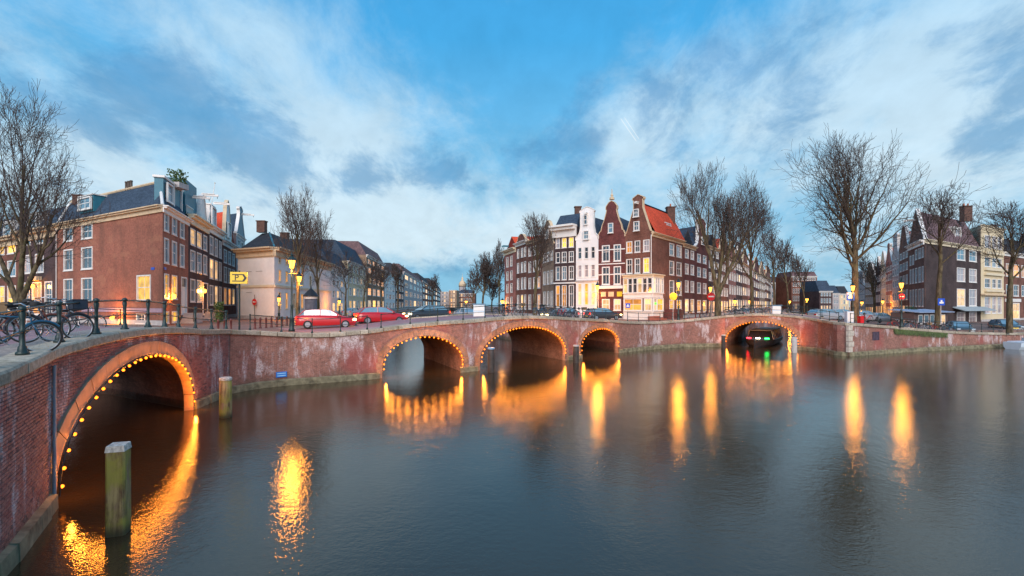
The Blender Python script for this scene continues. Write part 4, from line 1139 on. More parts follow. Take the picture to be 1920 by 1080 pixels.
def mid(i, ytop, label, mat, cols, rows, kinds, gab=None, gtop=None, trim=None, roofmat=None, corn=.4, corn_mat=None, zroof=None, depth=10, ref=None, cat='house', frame=None, name='canal_house'):
    f_ = Fac(MP[i + 1], MP[i]); ref = ref or mids[i][0] - 4
    z1 = f_.z(ref, ytop)
    wins = f_.grid(cols, rows, kinds, ref)
    H, q = house(name, label, cat, f_, depth, GZ, z1, wins, mat, group=GM, corn=corn, corn_mat=corn_mat, frame=frame)
    if gab: gable(H, f_, z1, f_.z(ref, gtop) - z1, gab, mat, trim, tw=.08)
    if zroof: roof_perp(H, f_, depth, z1, f_.z(ref, zroof), roofmat or M_slate)
    return H, f_, z1
H, f_, z1 = mid(0, 443, 'red brick canal house with white stone bands and a small spire on its gable', WALL['wine'], [(1129, 1143), (1150.5, 1164.5)], [(457, 489), (499, 533), (560, 582)], ['dd', 'dd', 'ww'], 'spire', 370, M_stone, M_slate, 0, zroof=398)
window(H, f_, *f_.rect(1141, 1151, 419, 437, 'b')[:4], 'b', -.16)
for y in (468, 495, 515, 537): band(H, f_, f_.z(1160, y), .13, .035, M_white, 'stone_band', 0, f_.L)
m = MB(); c = f_.P(f_.L / 2, -.15, f_.z(1147, 374)); m.lathe([(.35, 0), (.3, .3), (.12, .4), (.2, .6), (.06, .8), (.05, 1.4)], 8, c); m.build('finial', M_stone, H)
for (a, b, mat_) in ((1127, 1136, M_stone), (1141, 1151, M_stone), (1157, 1167, M_plate)):
    m = MB(); m.obox(f_.a, f_.u, f_.s(a), f_.s(b), .02, .07, f_.z(1150, 556), f_.z(1150, 547)); m.build('shop_sign', mat_, H)
band(H, f_, f_.z(1160, 541), .35, .3, M_white, 'shop_cornice', 0, f_.L)
H, f_, z1 = mid(1, 448, 'white painted canal house with a rounded neck gable and hoist beam', WALL['white'], [(1083.5, 1091), (1095.5, 1103.5), (1108, 1116)], [(462, 484), (496, 519), (531, 572)], ['ddd', 'ppp', 'wlw'], 'neck', 386, M_white, M_slate, 0, zroof=402)
window(H, f_, *f_.rect(1095, 1105, 432, 449, 'b')[:4], 'b', -.16); window(H, f_, *f_.rect(1096, 1102, 405, 421, 'd')[:4], 'd', -.16); beam(H, f_, f_.L / 2, f_.z(1100, 403), .8)
band(H, f_, f_.z(1100, 528), .2, .2, M_concrete, 'stone_band', 0, f_.L)
H, f_, z1 = mid(2, 424, 'dark brick canal house with flat white cornice and two yellow windows on its top floor', WALL['dark'], [(1042, 1050), (1053.5, 1062.5), (1066.5, 1076)], [(444, 463), (471, 491), (498, 524), (534, 576)], ['pll', 'ddd', 'bbd', 'ood'], corn=1.3, corn_mat=M_white)
frustum(H, [f_.a, f_.b, f_.P(f_.L, -10, 0)[:2], f_.P(0, -10, 0)[:2]], z1, z1 + 2.0, (1.5, .1, 1, .1), M_slate); chimney(H, *f_.P(f_.L * .6, -3, 0)[:2], z1 + 1, z1 + 3.2, .9, .7, 0)
band(H, f_, f_.z(1060, 532), .2, .2, M_white, 'stone_band', 0, f_.L)
H, f_, z1 = mid(3, 458, 'narrow sand coloured house with a bell gable behind the bare tree', WALL['tan'], [(1019, 1023), (1025.5, 1030), (1032.5, 1037)], [(470, 488), (506, 532), (545, 575)], ['ddd', 'ddd', 'ddd'], 'bell', 409, M_stone, M_dtile, 0, zroof=420)
window(H, f_, *f_.rect(1024, 1031, 432, 448, 'd')[:4], 'd', -.16)
H, f_, z1 = mid(4, 447, 'brick house with orange lit ground floor behind the bare tree trunk', WALL['brown'], [(991, 996), (1000, 1005), (1008, 1013)], [(458, 476), (486, 508), (518, 540), (551, 580)], ['ddd', 'ddd', 'ddo', 'dlo'], roofmat=M_tile, zroof=437, corn_mat=M_stone)
H, f_, z1 = mid(5, 452, 'brown canal house with low bell gable, second from the far end of the middle row', WALL['brown'], [(969.5, 973.5), (977, 981), (983, 986.5)], [(463, 481), (490, 510), (520, 542), (552, 580)], ['dbd', 'bbb', 'bbb', 'dld'], 'bell', 436, M_stone, M_tile, .5, zroof=440)
H, f_, z1 = mid(6, 466, 'end house of the middle row with a teal side and orange roof', WALL['pink'], [(949.5, 953.5), (957, 961)], [(478, 498), (506, 524), (530, 548), (556, 580)], ['dd', 'dd', 'dd', 'dd'], roofmat=M_tile, zroof=440, corn=.7, corn_mat=M_cream)
beam(H, f_, f_.L * .3, f_.z(950, 464), 1.2, M_teal)

# ---- side street to the right of the red roofed house
GS = 'brick houses in the side street right of the red roofed corner house'
P0 = pl(1281, 68.5); P1 = (36.0, 84.0); P2 = (72.0, 143.0); P3 = (127.0, 235.0)
ln1 = Fac(P0, P1); ln2 = Fac(P1, P2); ln3 = Fac(P2, P3)
def sideh(ln, px0, px1, ytop, label, mat, n, rows, kinds, gab=None, gH=0, roof=None, trim=M_stone, corn=.4, near=True):
    g = Fac(ln.P(ln.s(px0), 0, 0)[:2], ln.P(ln.s(px1), 0, 0)[:2]); z1 = g.z(px0 + 2, ytop)
    rr_ = step_rows(GZ, z1 - .3, rows)
    H, q = house('town_house', label, 'house', g, 10, GZ, z1, g.auto(n, rr_, kinds, margin=.3), mat, group=GS, near=near, corn=corn, corn_mat=trim, inward=(-fA.u[0] * 8 + ln.u[0] * 2, -fA.u[1] * 8 + ln.u[1] * 2))
    if gab: gable(H, g, z1, gH, gab, mat, trim, tw=.08); 
    if roof: roof_perp(H, g, 7.5, z1, z1 + (gH or 3) * .8, roof, iv=(-fA.u[0] * 8 + ln.u[0] * 2, -fA.u[1] * 8 + ln.u[1] * 2))
    return H, g, z1
sideh(ln1, 1281, 1304, 458, 'dark red house with two window columns, first right of the red roofed corner house', WALL['wine'], 2, 4, ['ww', 'pp', 'pp', 'bp'], roof=M_slate)
H, g, z1 = sideh(ln1, 1304, 1327, 468, 'dark red house with a white edged neck gable and lit shop below', WALL['wine'], 2, 4, ['ol', 'bp', 'bb', 'bb'], 'neck', 5.2, M_slate, M_white, 0)
window(H, g, g.L * .38, g.L * .62, z1 + 1.0, z1 + 2.2, 'b', -.16)
sideh(ln1, 1327, 1349, 462, 'dark brick house partly hidden by the trunk of the twin-crowned tree', WALL['black'], 3, 5, ['ooo', 'bdb', 'bdb', 'dbd', 'ddd'], roof=M_dtile)
sideh(ln2, 1350, 1366, 470, 'brown house with yellow lit ground floor right behind the twin-crowned tree', WALL['brown'], 3, 5, ['lll', 'ddd', 'dpd', 'ddd', 'ddd'], 'bell', 3.6, M_tile, M_stone, 0)
sideh(ln2, 1366, 1380, 482, 'pinkish brick house with tall yellow shop windows in the side street', WALL['pink'], 3, 4, ['lll', 'bdb', 'ddd', 'dpd'], 'step', 3.6, M_slate)
sideh(ln2, 1380, 1392, 488, 'dark narrow house right of the yellow shop windows', WALL['dark'], 3, 4, ['ldl', 'ddd', 'dwd', 'ddd'], 'neck', 4.5, M_dtile, M_white, 0)
sideh(ln2, 1392, 1402, 494, 'brown house with warm windows midway down the side street', WALL['brown'], 3, 4, ['odo', 'wwd', 'ddd', 'ddd'], 'bell', 4, M_tile)
sideh(ln2, 1402, 1412.5, 500, 'white and red striped narrow house midway down the side street', WALL['pink'], 3, 4, ['wdw', 'ppp', 'ddd', 'ddd'], 'spout', 4, M_dtile, M_white, 0, near=False)
sideh(ln3, 1412.5, 1424, 508, 'dark red far house with lit windows at the bend of the side street', WALL['wine'], 3, 4, ['ooo', 'dwd', 'ddd', 'dwd'], 'bell', 5, M_tile, near=False)
sideh(ln3, 1424, 1434, 514, 'sand coloured far house at the bend of the side street', WALL['tan'], 3, 4, ['www', 'ddd', 'ddd', 'ddd'], 'step', 5, M_dtile, near=False)
sideh(ln3, 1434, 1446, 518, 'brown last house of the side street row', WALL['brown'], 4, 4, ['lddl', 'dwdd', 'dddd', 'dddd'], 'neck', 5, M_tile, near=False)
def endb(px0, px1, D, ytop, mat, n, r_, label, kinds, roof=None, rh=3):
    f_ = Fac(pl(px0, D), pl(px1, D)); z1 = zz(ytop, D)
    H, q = house('town_house', label, 'building', f_, 12, 1.9, z1, f_.auto(n, step_rows(1.9, z1, r_), kinds, margin=.4), mat, near=False, group='buildings closing the right-hand canal')
    if roof: frustum(H, q, z1, z1 + rh, (rh * .7, .3, 1, .3), roof)
endb(1440, 1484, 230, 530, WALL['grey'], 9, 3, 'grey low block behind bare trees at the left end of the far canal', ['wdddwdddd'] * 3, M_dtile)
endb(1484, 1532, 200, 518, WALL['brown'], 10, 5, 'wide brown block with many windows at the end of the right-hand canal', ['dwdddwdddd', 'dddwdddddd', 'dddddddwdd', 'dddddddddd', 'dddddddddd'], M_ptile, 2)
endb(1536, 1561, 175, 546, WALL['dark'], 4, 3, 'dark blue-black house with white window grid beside the big tree trunk', ['wwww', 'bbbb', 'bbbb'], M_slate, 4)
endb(1561, 1574, 178, 550, WALL['grey'], 2, 3, 'small grey house right of the dark house with the white window grid', ['bb'] * 3, M_slate, 3)
endb(1574, 1592, 182, 551, WALL['cream'], 3, 3, 'small cream house left of the big tree trunk', ['wbw'] * 3, M_dtile, 3)

# ---- right bank
GR = 'houses on the right bank'
RC = pl(1733, 73.0); RL = (97.4, 130.0)
gzr = 1.72
fS = Fac(RC, pl(1838, 84.0)); fL = Fac(pl(1704, 82.0), RC)
zE = zz(450, 73)
vL = (fS.b[0] - RC[0], fS.b[1] - RC[1])
HR, q = house('corner_house', 'nearly black brick corner house with steep brown tiled roof and tall chimney', 'house', fL, 0, gzr, zE,
    fL.grid([(1716, 1720), (1722.5, 1726.5), (1728.5, 1732)], [(462, 482), (499, 528), (540, 575)], ['bbb', 'bbb', 'ddd'], 1732) + fL.grid([(1706, 1709), (1711, 1714)], [(470, 490), (499, 528), (540, 575)], ['bb', 'bb', 'dd'], 1732), WALL['brown'], inward=vL, open_right=True, corn=.6)
front(HR, fS, gzr, zE, fS.grid([(1794, 1809.5), (1817, 1831)], [(467, 488), (502, 528), (541, 574), (585, 606)], ['bb', 'pp', 'wp', 'pp'], 1801), WALL['black'])
cornice(HR, fS, zE + .1, M_cream, .5)
zr = zz(392, 76)
e0, e1 = RC, fS.b; b0 = fL.a; b1 = (b0[0] + vL[0], b0[1] + vL[1])
mid0 = ((e0[0] + b0[0]) / 2, (e0[1] + b0[1]) / 2); mid1 = ((e1[0] + b1[0]) / 2 - vL[0] * .12, (e1[1] + b1[1]) / 2 - vL[1] * .12)
m = MB(); Z = zE + .12; m.quad3((*e0, Z), (*e1, Z), (*mid1, zr), (*mid0, zr)); m.quad3((*b1, Z), (*b0, Z), (*mid0, zr), (*mid1, zr)); m.face([(*e1, Z), (*b1, Z), (*mid1, zr)]); m.build('roof', M_ptile, HR)
gable(HR, fL, zE, zr - zE + .2, 'tri', WALL['brown'], M_white, tw=.25); beam(HR, fL, fL.L / 2, zr - 1.6, 1.6)
dormer(HR, fS, fS.s(1802), fS.s(1814), 1.0, zE + .7, zE + 3.2, 'p', M_white)
chimney(HR, *pl(1811, 84), zz(415, 84), zz(388, 84), 1.4, 1.0, 2)
# shop awning and lower front
m = MB(); a, b = fS.s(1786), fS.s(1846)
m.hexa([fS.P(a, 1.6, zz(583, 80)), fS.P(b, 1.6, zz(583, 80)), fS.P(b, 0.02, zz(577, 80)), fS.P(a, 0.02, zz(577, 80)), fS.P(a, 1.6, zz(582, 80)), fS.P(b, 1.6, zz(582, 80)), fS.P(b, 0.02, zz(575, 80)), fS.P(a, 0.02, zz(575, 80))]); m.build('awning', plain('grey_canvas', (.30, .36, .38), .8), HR)
# left going row
fL2 = Fac(RL, fL.a)
def rleft(px0, px1, ytop, label, mat, n, rows, kinds, gab=None, gH=3, roof=M_tile, trim=M_white, near=True, line=fL2, corn=0, zg=gzr):
    g = Fac(line.P(line.s(px0), 0, 0)[:2], line.P(line.s(px1), 0, 0)[:2]); z1 = g.z(px1 - 1, ytop)
    H, q = house('town_house', label, 'house', g, 10, zg, z1, g.auto(n, step_rows(zg, z1 - .3, rows), kinds, margin=.3), mat, group=GR, near=near, corn=corn, inward=(fS.u[0] * 9, fS.u[1] * 9))
    if gab: gable(H, g, z1, gH, gab, mat, trim, tw=.12)
    roof_perp(H, g, 9, z1, z1 + gH * .8, roof, iv=fS.u)
rleft(1686, 1704, 462, 'brown house with white window columns and red roof, left of the black corner house', WALL['brown'], 3, 5, ['dwd', 'bbb', 'bbb', 'bbb', 'bbb'], 'bell', 4.2)
rleft(1673, 1686, 478, 'grey house with scrolled white gable, second left of the black corner house', WALL['grey'], 3, 5, ['ddd', 'bdb', 'bbb', 'bdb', 'bdb'], 'neck', 4.6, M_dtile)
rleft(1661, 1673, 492, 'pink red narrow house on the right bank, third left of the black corner house', WALL['pink'], 3, 5, ['lwl', 'ddd', 'ddd', 'ddd', 'ddd'], 'spout', 4.4, M_tile)
rleft(1651, 1661, 503, 'cream far house with orange roof on the right bank', WALL['cream'], 3, 4, ['lol', 'ddd', 'dbd', 'ddd'], 'bell', 4.2, M_tile, near=False)
rleft(1642, 1651, 512, 'dark far house on the right bank near the big tree', WALL['dark'], 3, 4, ['oll', 'bbb', 'bdb', 'bbb'], 'step', 4.2, M_dtile, near=False)
fL3 = Fac((130, 215), RL)
rleft(1622, 1642, 524, 'tan far house behind the lamp beside the big tree', WALL['tan'], 5, 4, ['llowl', 'ddddd', 'dbdbd', 'ddddd'], 'bell', 5, M_dtile, near=False, line=fL3)
rleft(1605, 1622, 540, 'farthest grey house of the right bank row', WALL['grey'], 5, 4, ['wlwlw', 'ddddd', 'dbdbd', 'ddddd'], 'neck', 5, M_dtile, near=False, line=fL3)
# right of the corner house
lnR = Fac(fS.b, (fS.b[0] + fS.u[0] * 60, fS.b[1] + fS.u[1] * 60))
def rright(px0, px1, ytop, label, mat, cols, rows, kinds, ref, corn=.4, roof=None, cm=None):
    g = Fac(lnR.P(lnR.s(px0), 0, 0)[:2], lnR.P(lnR.s(px1), 0, 0)[:2]); z1 = g.z(ref, ytop)
    H, q = house('canal_house', label, 'house', g, 11, gzr, z1, g.grid(cols, rows, kinds, ref), mat, group=GR, corn=corn, corn_mat=cm, inward=(fL.u[0] * -9, fL.u[1] * -9))
    if roof: frustum(H, q, z1, z1 + 3.6, (2.8, .2, 2, .2), roof)
    return H, g, z1
H, g, z1 = rright(1839, 1882, 424, 'cream yellow house with bay windows and flat top, right of the black corner house', WALL['cream'], [(1846, 1857), (1860, 1868), (1870, 1878)], [(441, 464), (482, 500), (522, 540), (556, 588)], ['ppp', 'dbd', 'ddd', 'ppp'], 1850, .4, cm=M_cream)
for (y0, y1) in ((476, 503), (516, 543)):
    m = MB(); m.obox(g.a, g.u, g.s(1845), g.s(1879), .01, .35, g.z(1850, y1 + 4), g.z(1850, y1)); m.build('bay_sill', M_cream, H)
    m = MB(); m.obox(g.a, g.u, g.s(1845), g.s(1879), .01, .35, g.z(1850, y0), g.z(1850, y0 - 4)); m.build('bay_head', M_cream, H)
m = MB(); m.obox(g.a, g.u, 0, g.L, .01, .6, g.z(1850, 554), g.z(1850, 551)); m.build('door_canopy', M_stone, H)
chimney(H, *pl(1862, 92), z1, z1 + 1.2, .8, .8, 0)
H, g, z1 = rright(1882, 1935, 474, 'brown brick house with orange top windows and dark mansard at the right edge', WALL['brown'], [(1886, 1896), (1900, 1910), (1915, 1925)], [(494, 518), (533, 555)], ['ooo', 'ddd'], 1890, .6, M_dtile)
window(H, g, g.s(1887), g.s(1910), gzr + .3, g.z(1890, 568), 'w', -.02)
m = MB(); m.obox(g.a, g.u, g.s(1884), g.s(1913), .01, .14, g.z(1890, 566), g.z(1890, 560)); m.build('shop_cornice', M_white, H)
rright(1935, 2010, 465, 'red brick house just inside the right edge of the picture', WALL['wine'], [(1941, 1952), (1957, 1968), (1980, 1992)], [(485, 510), (525, 550), (565, 595)], ['ppp', 'bbb', 'www'], 1940, .6, M_dtile)
# ------------------------------------------------------------------ bare winter trees
def bark():
    m, n = mat_new('bark'); pos = n.n('ShaderNodeNewGeometry').outputs['Position']
    z = n.n('ShaderNodeSeparateXYZ'); n.set(z.inputs[0], pos)
    a = n.noise(n.mapping(pos, scale=(1, 1, .3)), 5, 5, .65)
    c = n.mix(n.step(a, .35, .65), (.055, .042, .026), (.16, .125, .075))
    c = n.mix(n.step(n.noise(pos, 1.1, 4), .5, .7, 0, .55), c, (.11, .115, .04))
    finish(n, c, .9, a, .7, .03, spec=.2); return m
M_bark = bark(); M_twig = plain('twig_bark', (.085, .066, .058), .9, var=.35, scale=1.5, bstr=0, spec=.1)
def tree_data(seed, H, W, trunk=.16, r0=.28, levels=4, lean=0.0, limbs=8, fork=None, up=.32, lo=.22):
    r_ = np.random.RandomState(seed); thick, thin = [], []
    cnt = [0]
    def branch(p, d, L, r, lv, segs):
        p = p.copy(); d = d / np.linalg.norm(d); nodes = []
        for k in range(segs):
            q = p + d * (L / segs); ra = r * (1 - .62 * k / segs); rb = r * (1 - .62 * (k + 1) / segs)
            (thick if ra > .045 else thin).append((p, q, ra, rb)); nodes.append((q.copy(), d.copy(), rb, (k + 1) / segs))
            d = d + r_.normal(0, .06 + .035 * lv, 3) + np.array([0, 0, up * (.32 if lv else .05)]); d /= np.linalg.norm(d); p = q
        if lv >= levels: return
        nch = [limbs, 6, 5, 3, 3, 2][lv] if lv < 6 else 3
        ph = r_.uniform(0, 6.28)
        for c in range(nch):
            f = (lo + (1 - lo) * (c + r_.uniform(0, .8)) / nch) if lv else (.28 + .7 * (c + r_.uniform(0, .7)) / nch)
            i = min(len(nodes) - 1, int(f * segs)); q, dd, rr, _ = nodes[i]
            base = q - dd * (L / segs) * r_.uniform(0, .8)
            ph += 2.4 + r_.uniform(-.4, .4)
            ax = np.cross(dd, [math.cos(ph), math.sin(ph), .2]); ax /= np.linalg.norm(ax)
            ang = R(r_.uniform(24, 52) if lv else r_.uniform(26, 50) * (1.15 - .5 * f))
            nd = dd * math.cos(ang) + ax * math.sin(ang)
            ll = L * (r_.uniform(.40, .74) if lv else r_.uniform(.50, .66) * (1.12 - .55 * f))
            branch(base, nd, ll, max(.006, rr * r_.uniform(.5, .72)), lv + 1, [9, 6, 5, 4, 3, 2][min(5, lv + 1)])
        q, dd, rr, _ = nodes[-1]
        if lv: branch(q, dd + r_.normal(0, .2, 3), L * .45, rr * .9, lv + 1, 3)
    if fork:
        top = np.array([lean * H * trunk, 0, H * trunk])
        thick.append((np.array([0, 0, 0.]), top, r0 * 1.15, r0))
        for fx, fl in fork: branch(top, np.array([fx, r_.normal(0, .1), 1.0]), H * fl, r0 * .72, 0, 10)
    else:
        tz = H * trunk
        thick.append((np.array([0, 0, 0.]), np.array([lean * tz, 0, tz]), r0 * 1.15, r0 * .97))
        branch(np.array([lean * tz, 0, tz]), np.array([lean, 0, 1.0]), H * (.98 - trunk), r0 * .95, 0, 12)
    allp = np.array([s[1] for s in thin + thick])
    sz = H / np.percentile(allp[:, 2], 99.7)
    mx = max(1e-3, np.percentile(np.abs(allp[:, :2]), 99.2)); sx = W / 2 / mx
    return thick, thin, sx, sz
def seg_mesh(name, segs, n, mat, sx, sz, rmin=0.0):
    P0 = np.array([s[0] for s in segs]); P1 = np.array([s[1] for s in segs]); sc = np.array([sx, sx, sz]); P0 = P0 * sc; P1 = P1 * sc
    R0 = np.maximum(rmin, np.array([s[2] for s in segs])); R1 = np.maximum(rmin, np.array([s[3] for s in segs]))
    D = P1 - P0; D /= np.linalg.norm(D, axis=1)[:, None] + 1e-9
    ref = np.where(np.abs(D[:, 2:3]) > .9, np.array([[1., 0, 0]]), np.array([[0, 0, 1.]])); A = np.cross(D, ref); A /= np.linalg.norm(A, axis=1)[:, None]; B = np.cross(D, A)
    th = 2 * np.pi * np.arange(n) / n; c, s = np.cos(th)[None, :, None], np.sin(th)[None, :, None]
    off = A[:, None, :] * c + B[:, None, :] * s
    V = np.concatenate([P0[:, None, :] + off * R0[:, None, None], P1[:, None, :] + off * R1[:, None, None]], 1)
    m = len(segs); base = (np.arange(m) * 2 * n)[:, None]; k = np.arange(n)[None, :]; k2 = (k + 1) % n
    Fc = np.stack([base + k, base + k2, base + n + k2, base + n + k], -1).reshape(-1, 4)
    me = bpy.data.meshes.new(name); nv = m * 2 * n; nf = len(Fc)
    me.vertices.add(nv); me.vertices.foreach_set('co', V.reshape(-1).astype('f4'))
    me.loops.add(nf * 4); me.loops.foreach_set('vertex_index', Fc.reshape(-1).astype('i4'))
    me.polygons.add(nf); me.polygons.foreach_set('loop_start', np.arange(0, nf * 4, 4, dtype='i4')); me.polygons.foreach_set('use_smooth', np.ones(nf, dtype=bool))
    me.update(calc_edges=True); me.materials.append(mat); return me
def tree(label, px, D, zg, ytop, wpx, seed, group='bare winter trees along the canals', rmin=.010, **kw):
    H = zz(ytop, D) - zg; W = wpx / F * D
    thick, thin, sx, sz = tree_data(seed, H, W, **kw)
    t = thing('bare_tree', label, 'tree', (*pl(px, D), zg), 0, group)
    link('trunk', seg_mesh('trunk', thick, 7, M_bark, sx, sz), t); link('crown', seg_mesh('crown', thin, 3, M_twig, sx, sz, rmin), t)
    return t
tree('tall bare tree at the left edge, crown rising above the roofs behind the bicycles', 33, 30.5, 3.0, 178, 260, 11, r0=.24, trunk=.14, fork=[(-.5, .6), (.18, .8), (.7, .6)], limbs=8, rmin=.009)
tree('biggest bare tree, broad oval crown, thick trunk lit orange by the lamp beside it', 1603, 53, 2.9, 252, 208, 5, r0=.40, trunk=.14, limbs=18, lo=.04, rmin=.014, up=.34)
tree('large bare twin-crowned tree in front of the dark side street houses, leaning limbs', 1346, 57.5, 2.9, 306, 178, 8, r0=.36, trunk=.20, fork=[(-.35, .8), (.55, .75), (.1, .6)], limbs=8, rmin=.014)
tree('bare tree with spreading crown just right of the twin-crowned tree', 1410, 66, 2.85, 330, 122, 21, r0=.26, trunk=.18, limbs=10, rmin=.015)
tree('slender tall bare tree behind the tall glowing lantern left of the centre', 558, 46, 2.88, 352, 100, 14, r0=.20, trunk=.12, limbs=11, rmin=.011, up=.2)
tree('thinner bare tree between the lit lantern and the kiosk column', 597, 54, 2.88, 398, 72, 16, r0=.16, trunk=.14, limbs=9, rmin=.012, up=.2)
tree('small bare tree in front of the long white house on the left bank', 648, 70, 2.86, 470, 72, 17, r0=.15, trunk=.25, limbs=10, levels=3, rmin=.02)
tree('small bare tree in front of the pale house left of the orange lit building', 682, 82, 2.86, 480, 70, 18, r0=.16, trunk=.25, limbs=10, levels=3, rmin=.024)
tree('bare tree in front of the orange lit building', 716, 96, 2.86, 492, 56, 19, r0=.18, trunk=.25, limbs=10, levels=3, rmin=.03)
tree('small far bare tree before the narrow dark far house', 746, 130, 2.86, 494, 34, 20, r0=.2, trunk=.25, limbs=10, levels=3, rmin=.04)
tree('far bare tree beside the brown far houses of the left bank', 811, 190, 2.86, 514, 30, 22, r0=.25, trunk=.2, limbs=10, levels=3, rmin=.05)
tree('bare tree with tall pointed crown, tallest of the cluster beside the domed tower', 905, 112, 2.86, 474, 56, 23, r0=.28, trunk=.15, limbs=12, rmin=.035)
tree('lower bare tree at the left of the cluster, nearest the domed tower', 886, 140, 2.86, 512, 44, 24, r0=.25, trunk=.15, limbs=10, levels=3, rmin=.045)
tree('slender bare tree right of the cluster, next to the end house of the middle row', 936, 105, 2.86, 452, 36, 25, r0=.2, trunk=.2, limbs=12, levels=3, rmin=.032)
tree('rusty brown bare tree low behind the cluster', 922, 125, 2.86, 522, 44, 26, r0=.22, trunk=.15, limbs=12, levels=3, rmin=.05)
tree('bare tree before the sand coloured bell-gabled house in the middle row', 1003, 60, 2.88, 400, 84, 27, r0=.24, trunk=.22, limbs=10, rmin=.013)
tree('medium bare tree in the side street row, beyond the spreading crown', 1452, 86, 2.85, 430, 66, 28, r0=.22, trunk=.25, limbs=11, levels=3, rmin=.028)
tree('thin bare tree right of the white utility cabinet on the single-arch bridge', 1477, 104, 2.85, 446, 54, 29, r0=.22, trunk=.25, limbs=11, levels=3, rmin=.033)
tree('far bare tree before the wide brown block', 1508, 130, 2.6, 474, 60, 30, r0=.24, trunk=.22, limbs=11, levels=3, rmin=.04)
tree('dark bushy bare tree behind the big tree trunk', 1640, 90, 2.0, 474, 80, 31, r0=.24, trunk=.2, limbs=11, levels=3, rmin=.03)
tree('knobbly pollarded bare tree in front of the black corner house', 1757, 54, 1.72, 352, 118, 33, r0=.26, trunk=.42, limbs=9, lean=.06, up=.1, rmin=.016)
tree('bare tree at the right edge beside the second teal car', 1893, 53.5, 1.6, 374, 130, 34, r0=.27, trunk=.33, limbs=9, rmin=.016)

# ------------------------------------------------------------------ street lanterns
M_lamp = emit('lantern_glow', (1.0, .40, .045), 5.5)
LIT = (1.0, .34, .035)
def make_lantern(label, px, py, D, zg, watt=230, side=False, group='lit crown lanterns', hex_r=.22):
    x, y = pl(px, D); zl = zz(py, D); H = zl - zg
    t = thing('street_lantern', label, 'street lamp', (x, y, zg), 0, group)
    m = MB(); m.lathe([(.20, 0), (.20, .12), (.15, .2), (.13, .75), (.16, .8), (.09, .9), (.075, 1.6), (.095, 1.66), (.055, 1.75), (.042, H - .55), (.06, H - .5), (.035, H - .42), (.05, H - .3)], 10)
    link('post', m.mesh('post', M_iron, True), t)
    m = MB(); m.tube([(-.35, 0, H - .62), (.35, 0, H - .62)], .022, 6); link('ladder_bar', m.mesh('ladder_bar', M_iron), t)
    g = MB(); g.lathe([(hex_r * .55, H - .27), (hex_r, H + .22)], 6); link('lantern_glass', g.mesh('lantern_glass', M_lamp), t)
    m = MB(); m.lathe([(hex_r * 1.25, H + .22), (hex_r * 1.2, H + .27), (hex_r * .75, H + .42), (hex_r * .4, H + .5), (hex_r * .5, H + .56), (.03, H + .66), (.01, H + .8)], 6)
    link('lantern_cap', m.mesh('lantern_cap', M_iron), t)
    m = MB()
    for k in range(6):
        a = math.pi * 2 * k / 6; c, s_q = math.cos(a), math.sin(a)
        m.tube([(c * hex_r * .57, s_q * hex_r * .57, H - .28), (c * hex_r * 1.02, s_q * hex_r * 1.02, H + .22)], .014, 4)
    link('lantern_frame', m.mesh('lantern_frame', M_iron), t)
    ld = bpy.data.lights.new('lantern_light', 'POINT'); ld.energy = watt * 1.5; ld.color = LIT; ld.shadow_soft_size = .30
    link('lantern_light', ld, t, (0, -.12, H - .42))
    return t
make_lantern('tallest glowing crown lantern, behind the railing left of the red cars', 547, 495, 31, 3.0, 460, hex_r=.24)
make_lantern('glowing crown lantern just right of and behind the tallest one', 561, 523, 45, 2.9, 380, hex_r=.25)
make_lantern('small glowing lantern in front of the white corner building', 523, 562, 58.5, 2.9, 420)
make_lantern('glowing crown lantern before the red brick canal house with white stone bands', 1120, 539, 58, 2.9, 420)
make_lantern('glowing crown lantern at the side wall of the red roofed corner house', 1272, 534, 53.5, 2.9, 300, hex_r=.22)
make_lantern('glowing crown lantern left of the twin-crowned tree trunk', 1332, 542, 60, 2.9, 380)
make_lantern('glowing lantern in front of the big tree with the orange lit trunk', 1599, 540, 51.5, 2.9, 250, hex_r=.22)
make_lantern('glowing crown lantern on the quay left of the black corner house', 1690, 535, 47.2, 2.5, 250, hex_r=.21)
make_lantern('far glowing lantern beside the end house of the middle row', 942, 566, 92, 2.9, 300, hex_r=.35)
make_lantern('far glowing lantern among the cluster trees', 874, 566, 135, 2.9, 300, hex_r=.4)
make_lantern('glowing lantern before the yellow shop windows in the side street', 1378, 566, 78, 2.9, 300, hex_r=.28)
make_lantern('far glowing lantern near the end of the side street', 1406, 566, 88, 2.9, 300, hex_r=.3)
make_lantern('small far glowing lantern before the wide brown block', 1480, 566, 120, 2.4, 300, hex_r=.4)
make_lantern('glowing lantern of the far orange square beside the wide brown block', 1513, 562, 120, 2.2, 800, hex_r=.4)
make_lantern('far glowing lantern right of the big tree trunk', 1616, 568, 110, 1.9, 300, hex_r=.35)
make_lantern('far glowing lantern before the cream far house on the right bank', 1655, 566, 100, 1.9, 300, hex_r=.3)
make_lantern('small glowing lantern before the long white house', 636, 566, 86, 2.9, 300, hex_r=.28)
def wall_lamp(label, px, py, D, watt, off=.5):
    x, y = pl(px, D); z = zz(py, D); t = thing('wall_lamp', label, 'lamp', (x, y, z), 0, 'lit wall lamps on house fronts')
    m = MB(); m.tube([(0, off, -.1), (0, off * .4, .35), (0, 0, .28)], .03, 6); link('bracket', m.mesh('bracket', M_black), t)
    g = MB(); g.lathe([(.12, -.2), (.2, .15), (.05, .25)], 8); link('lamp_glass', g.mesh('lamp_glass', M_lamp), t)
    ld = bpy.data.lights.new('lamp_light', 'POINT'); ld.energy = watt; ld.color = LIT; ld.shadow_soft_size = .2; link('lamp_light', ld, t, (0, -.5, 0))
D_ = lambda f_, px: f_.D(px) - .8
wall_lamp('glowing lamp beside the orange lit doorway of the dark purple house', 61, 537, D_(fd, 61), 260)
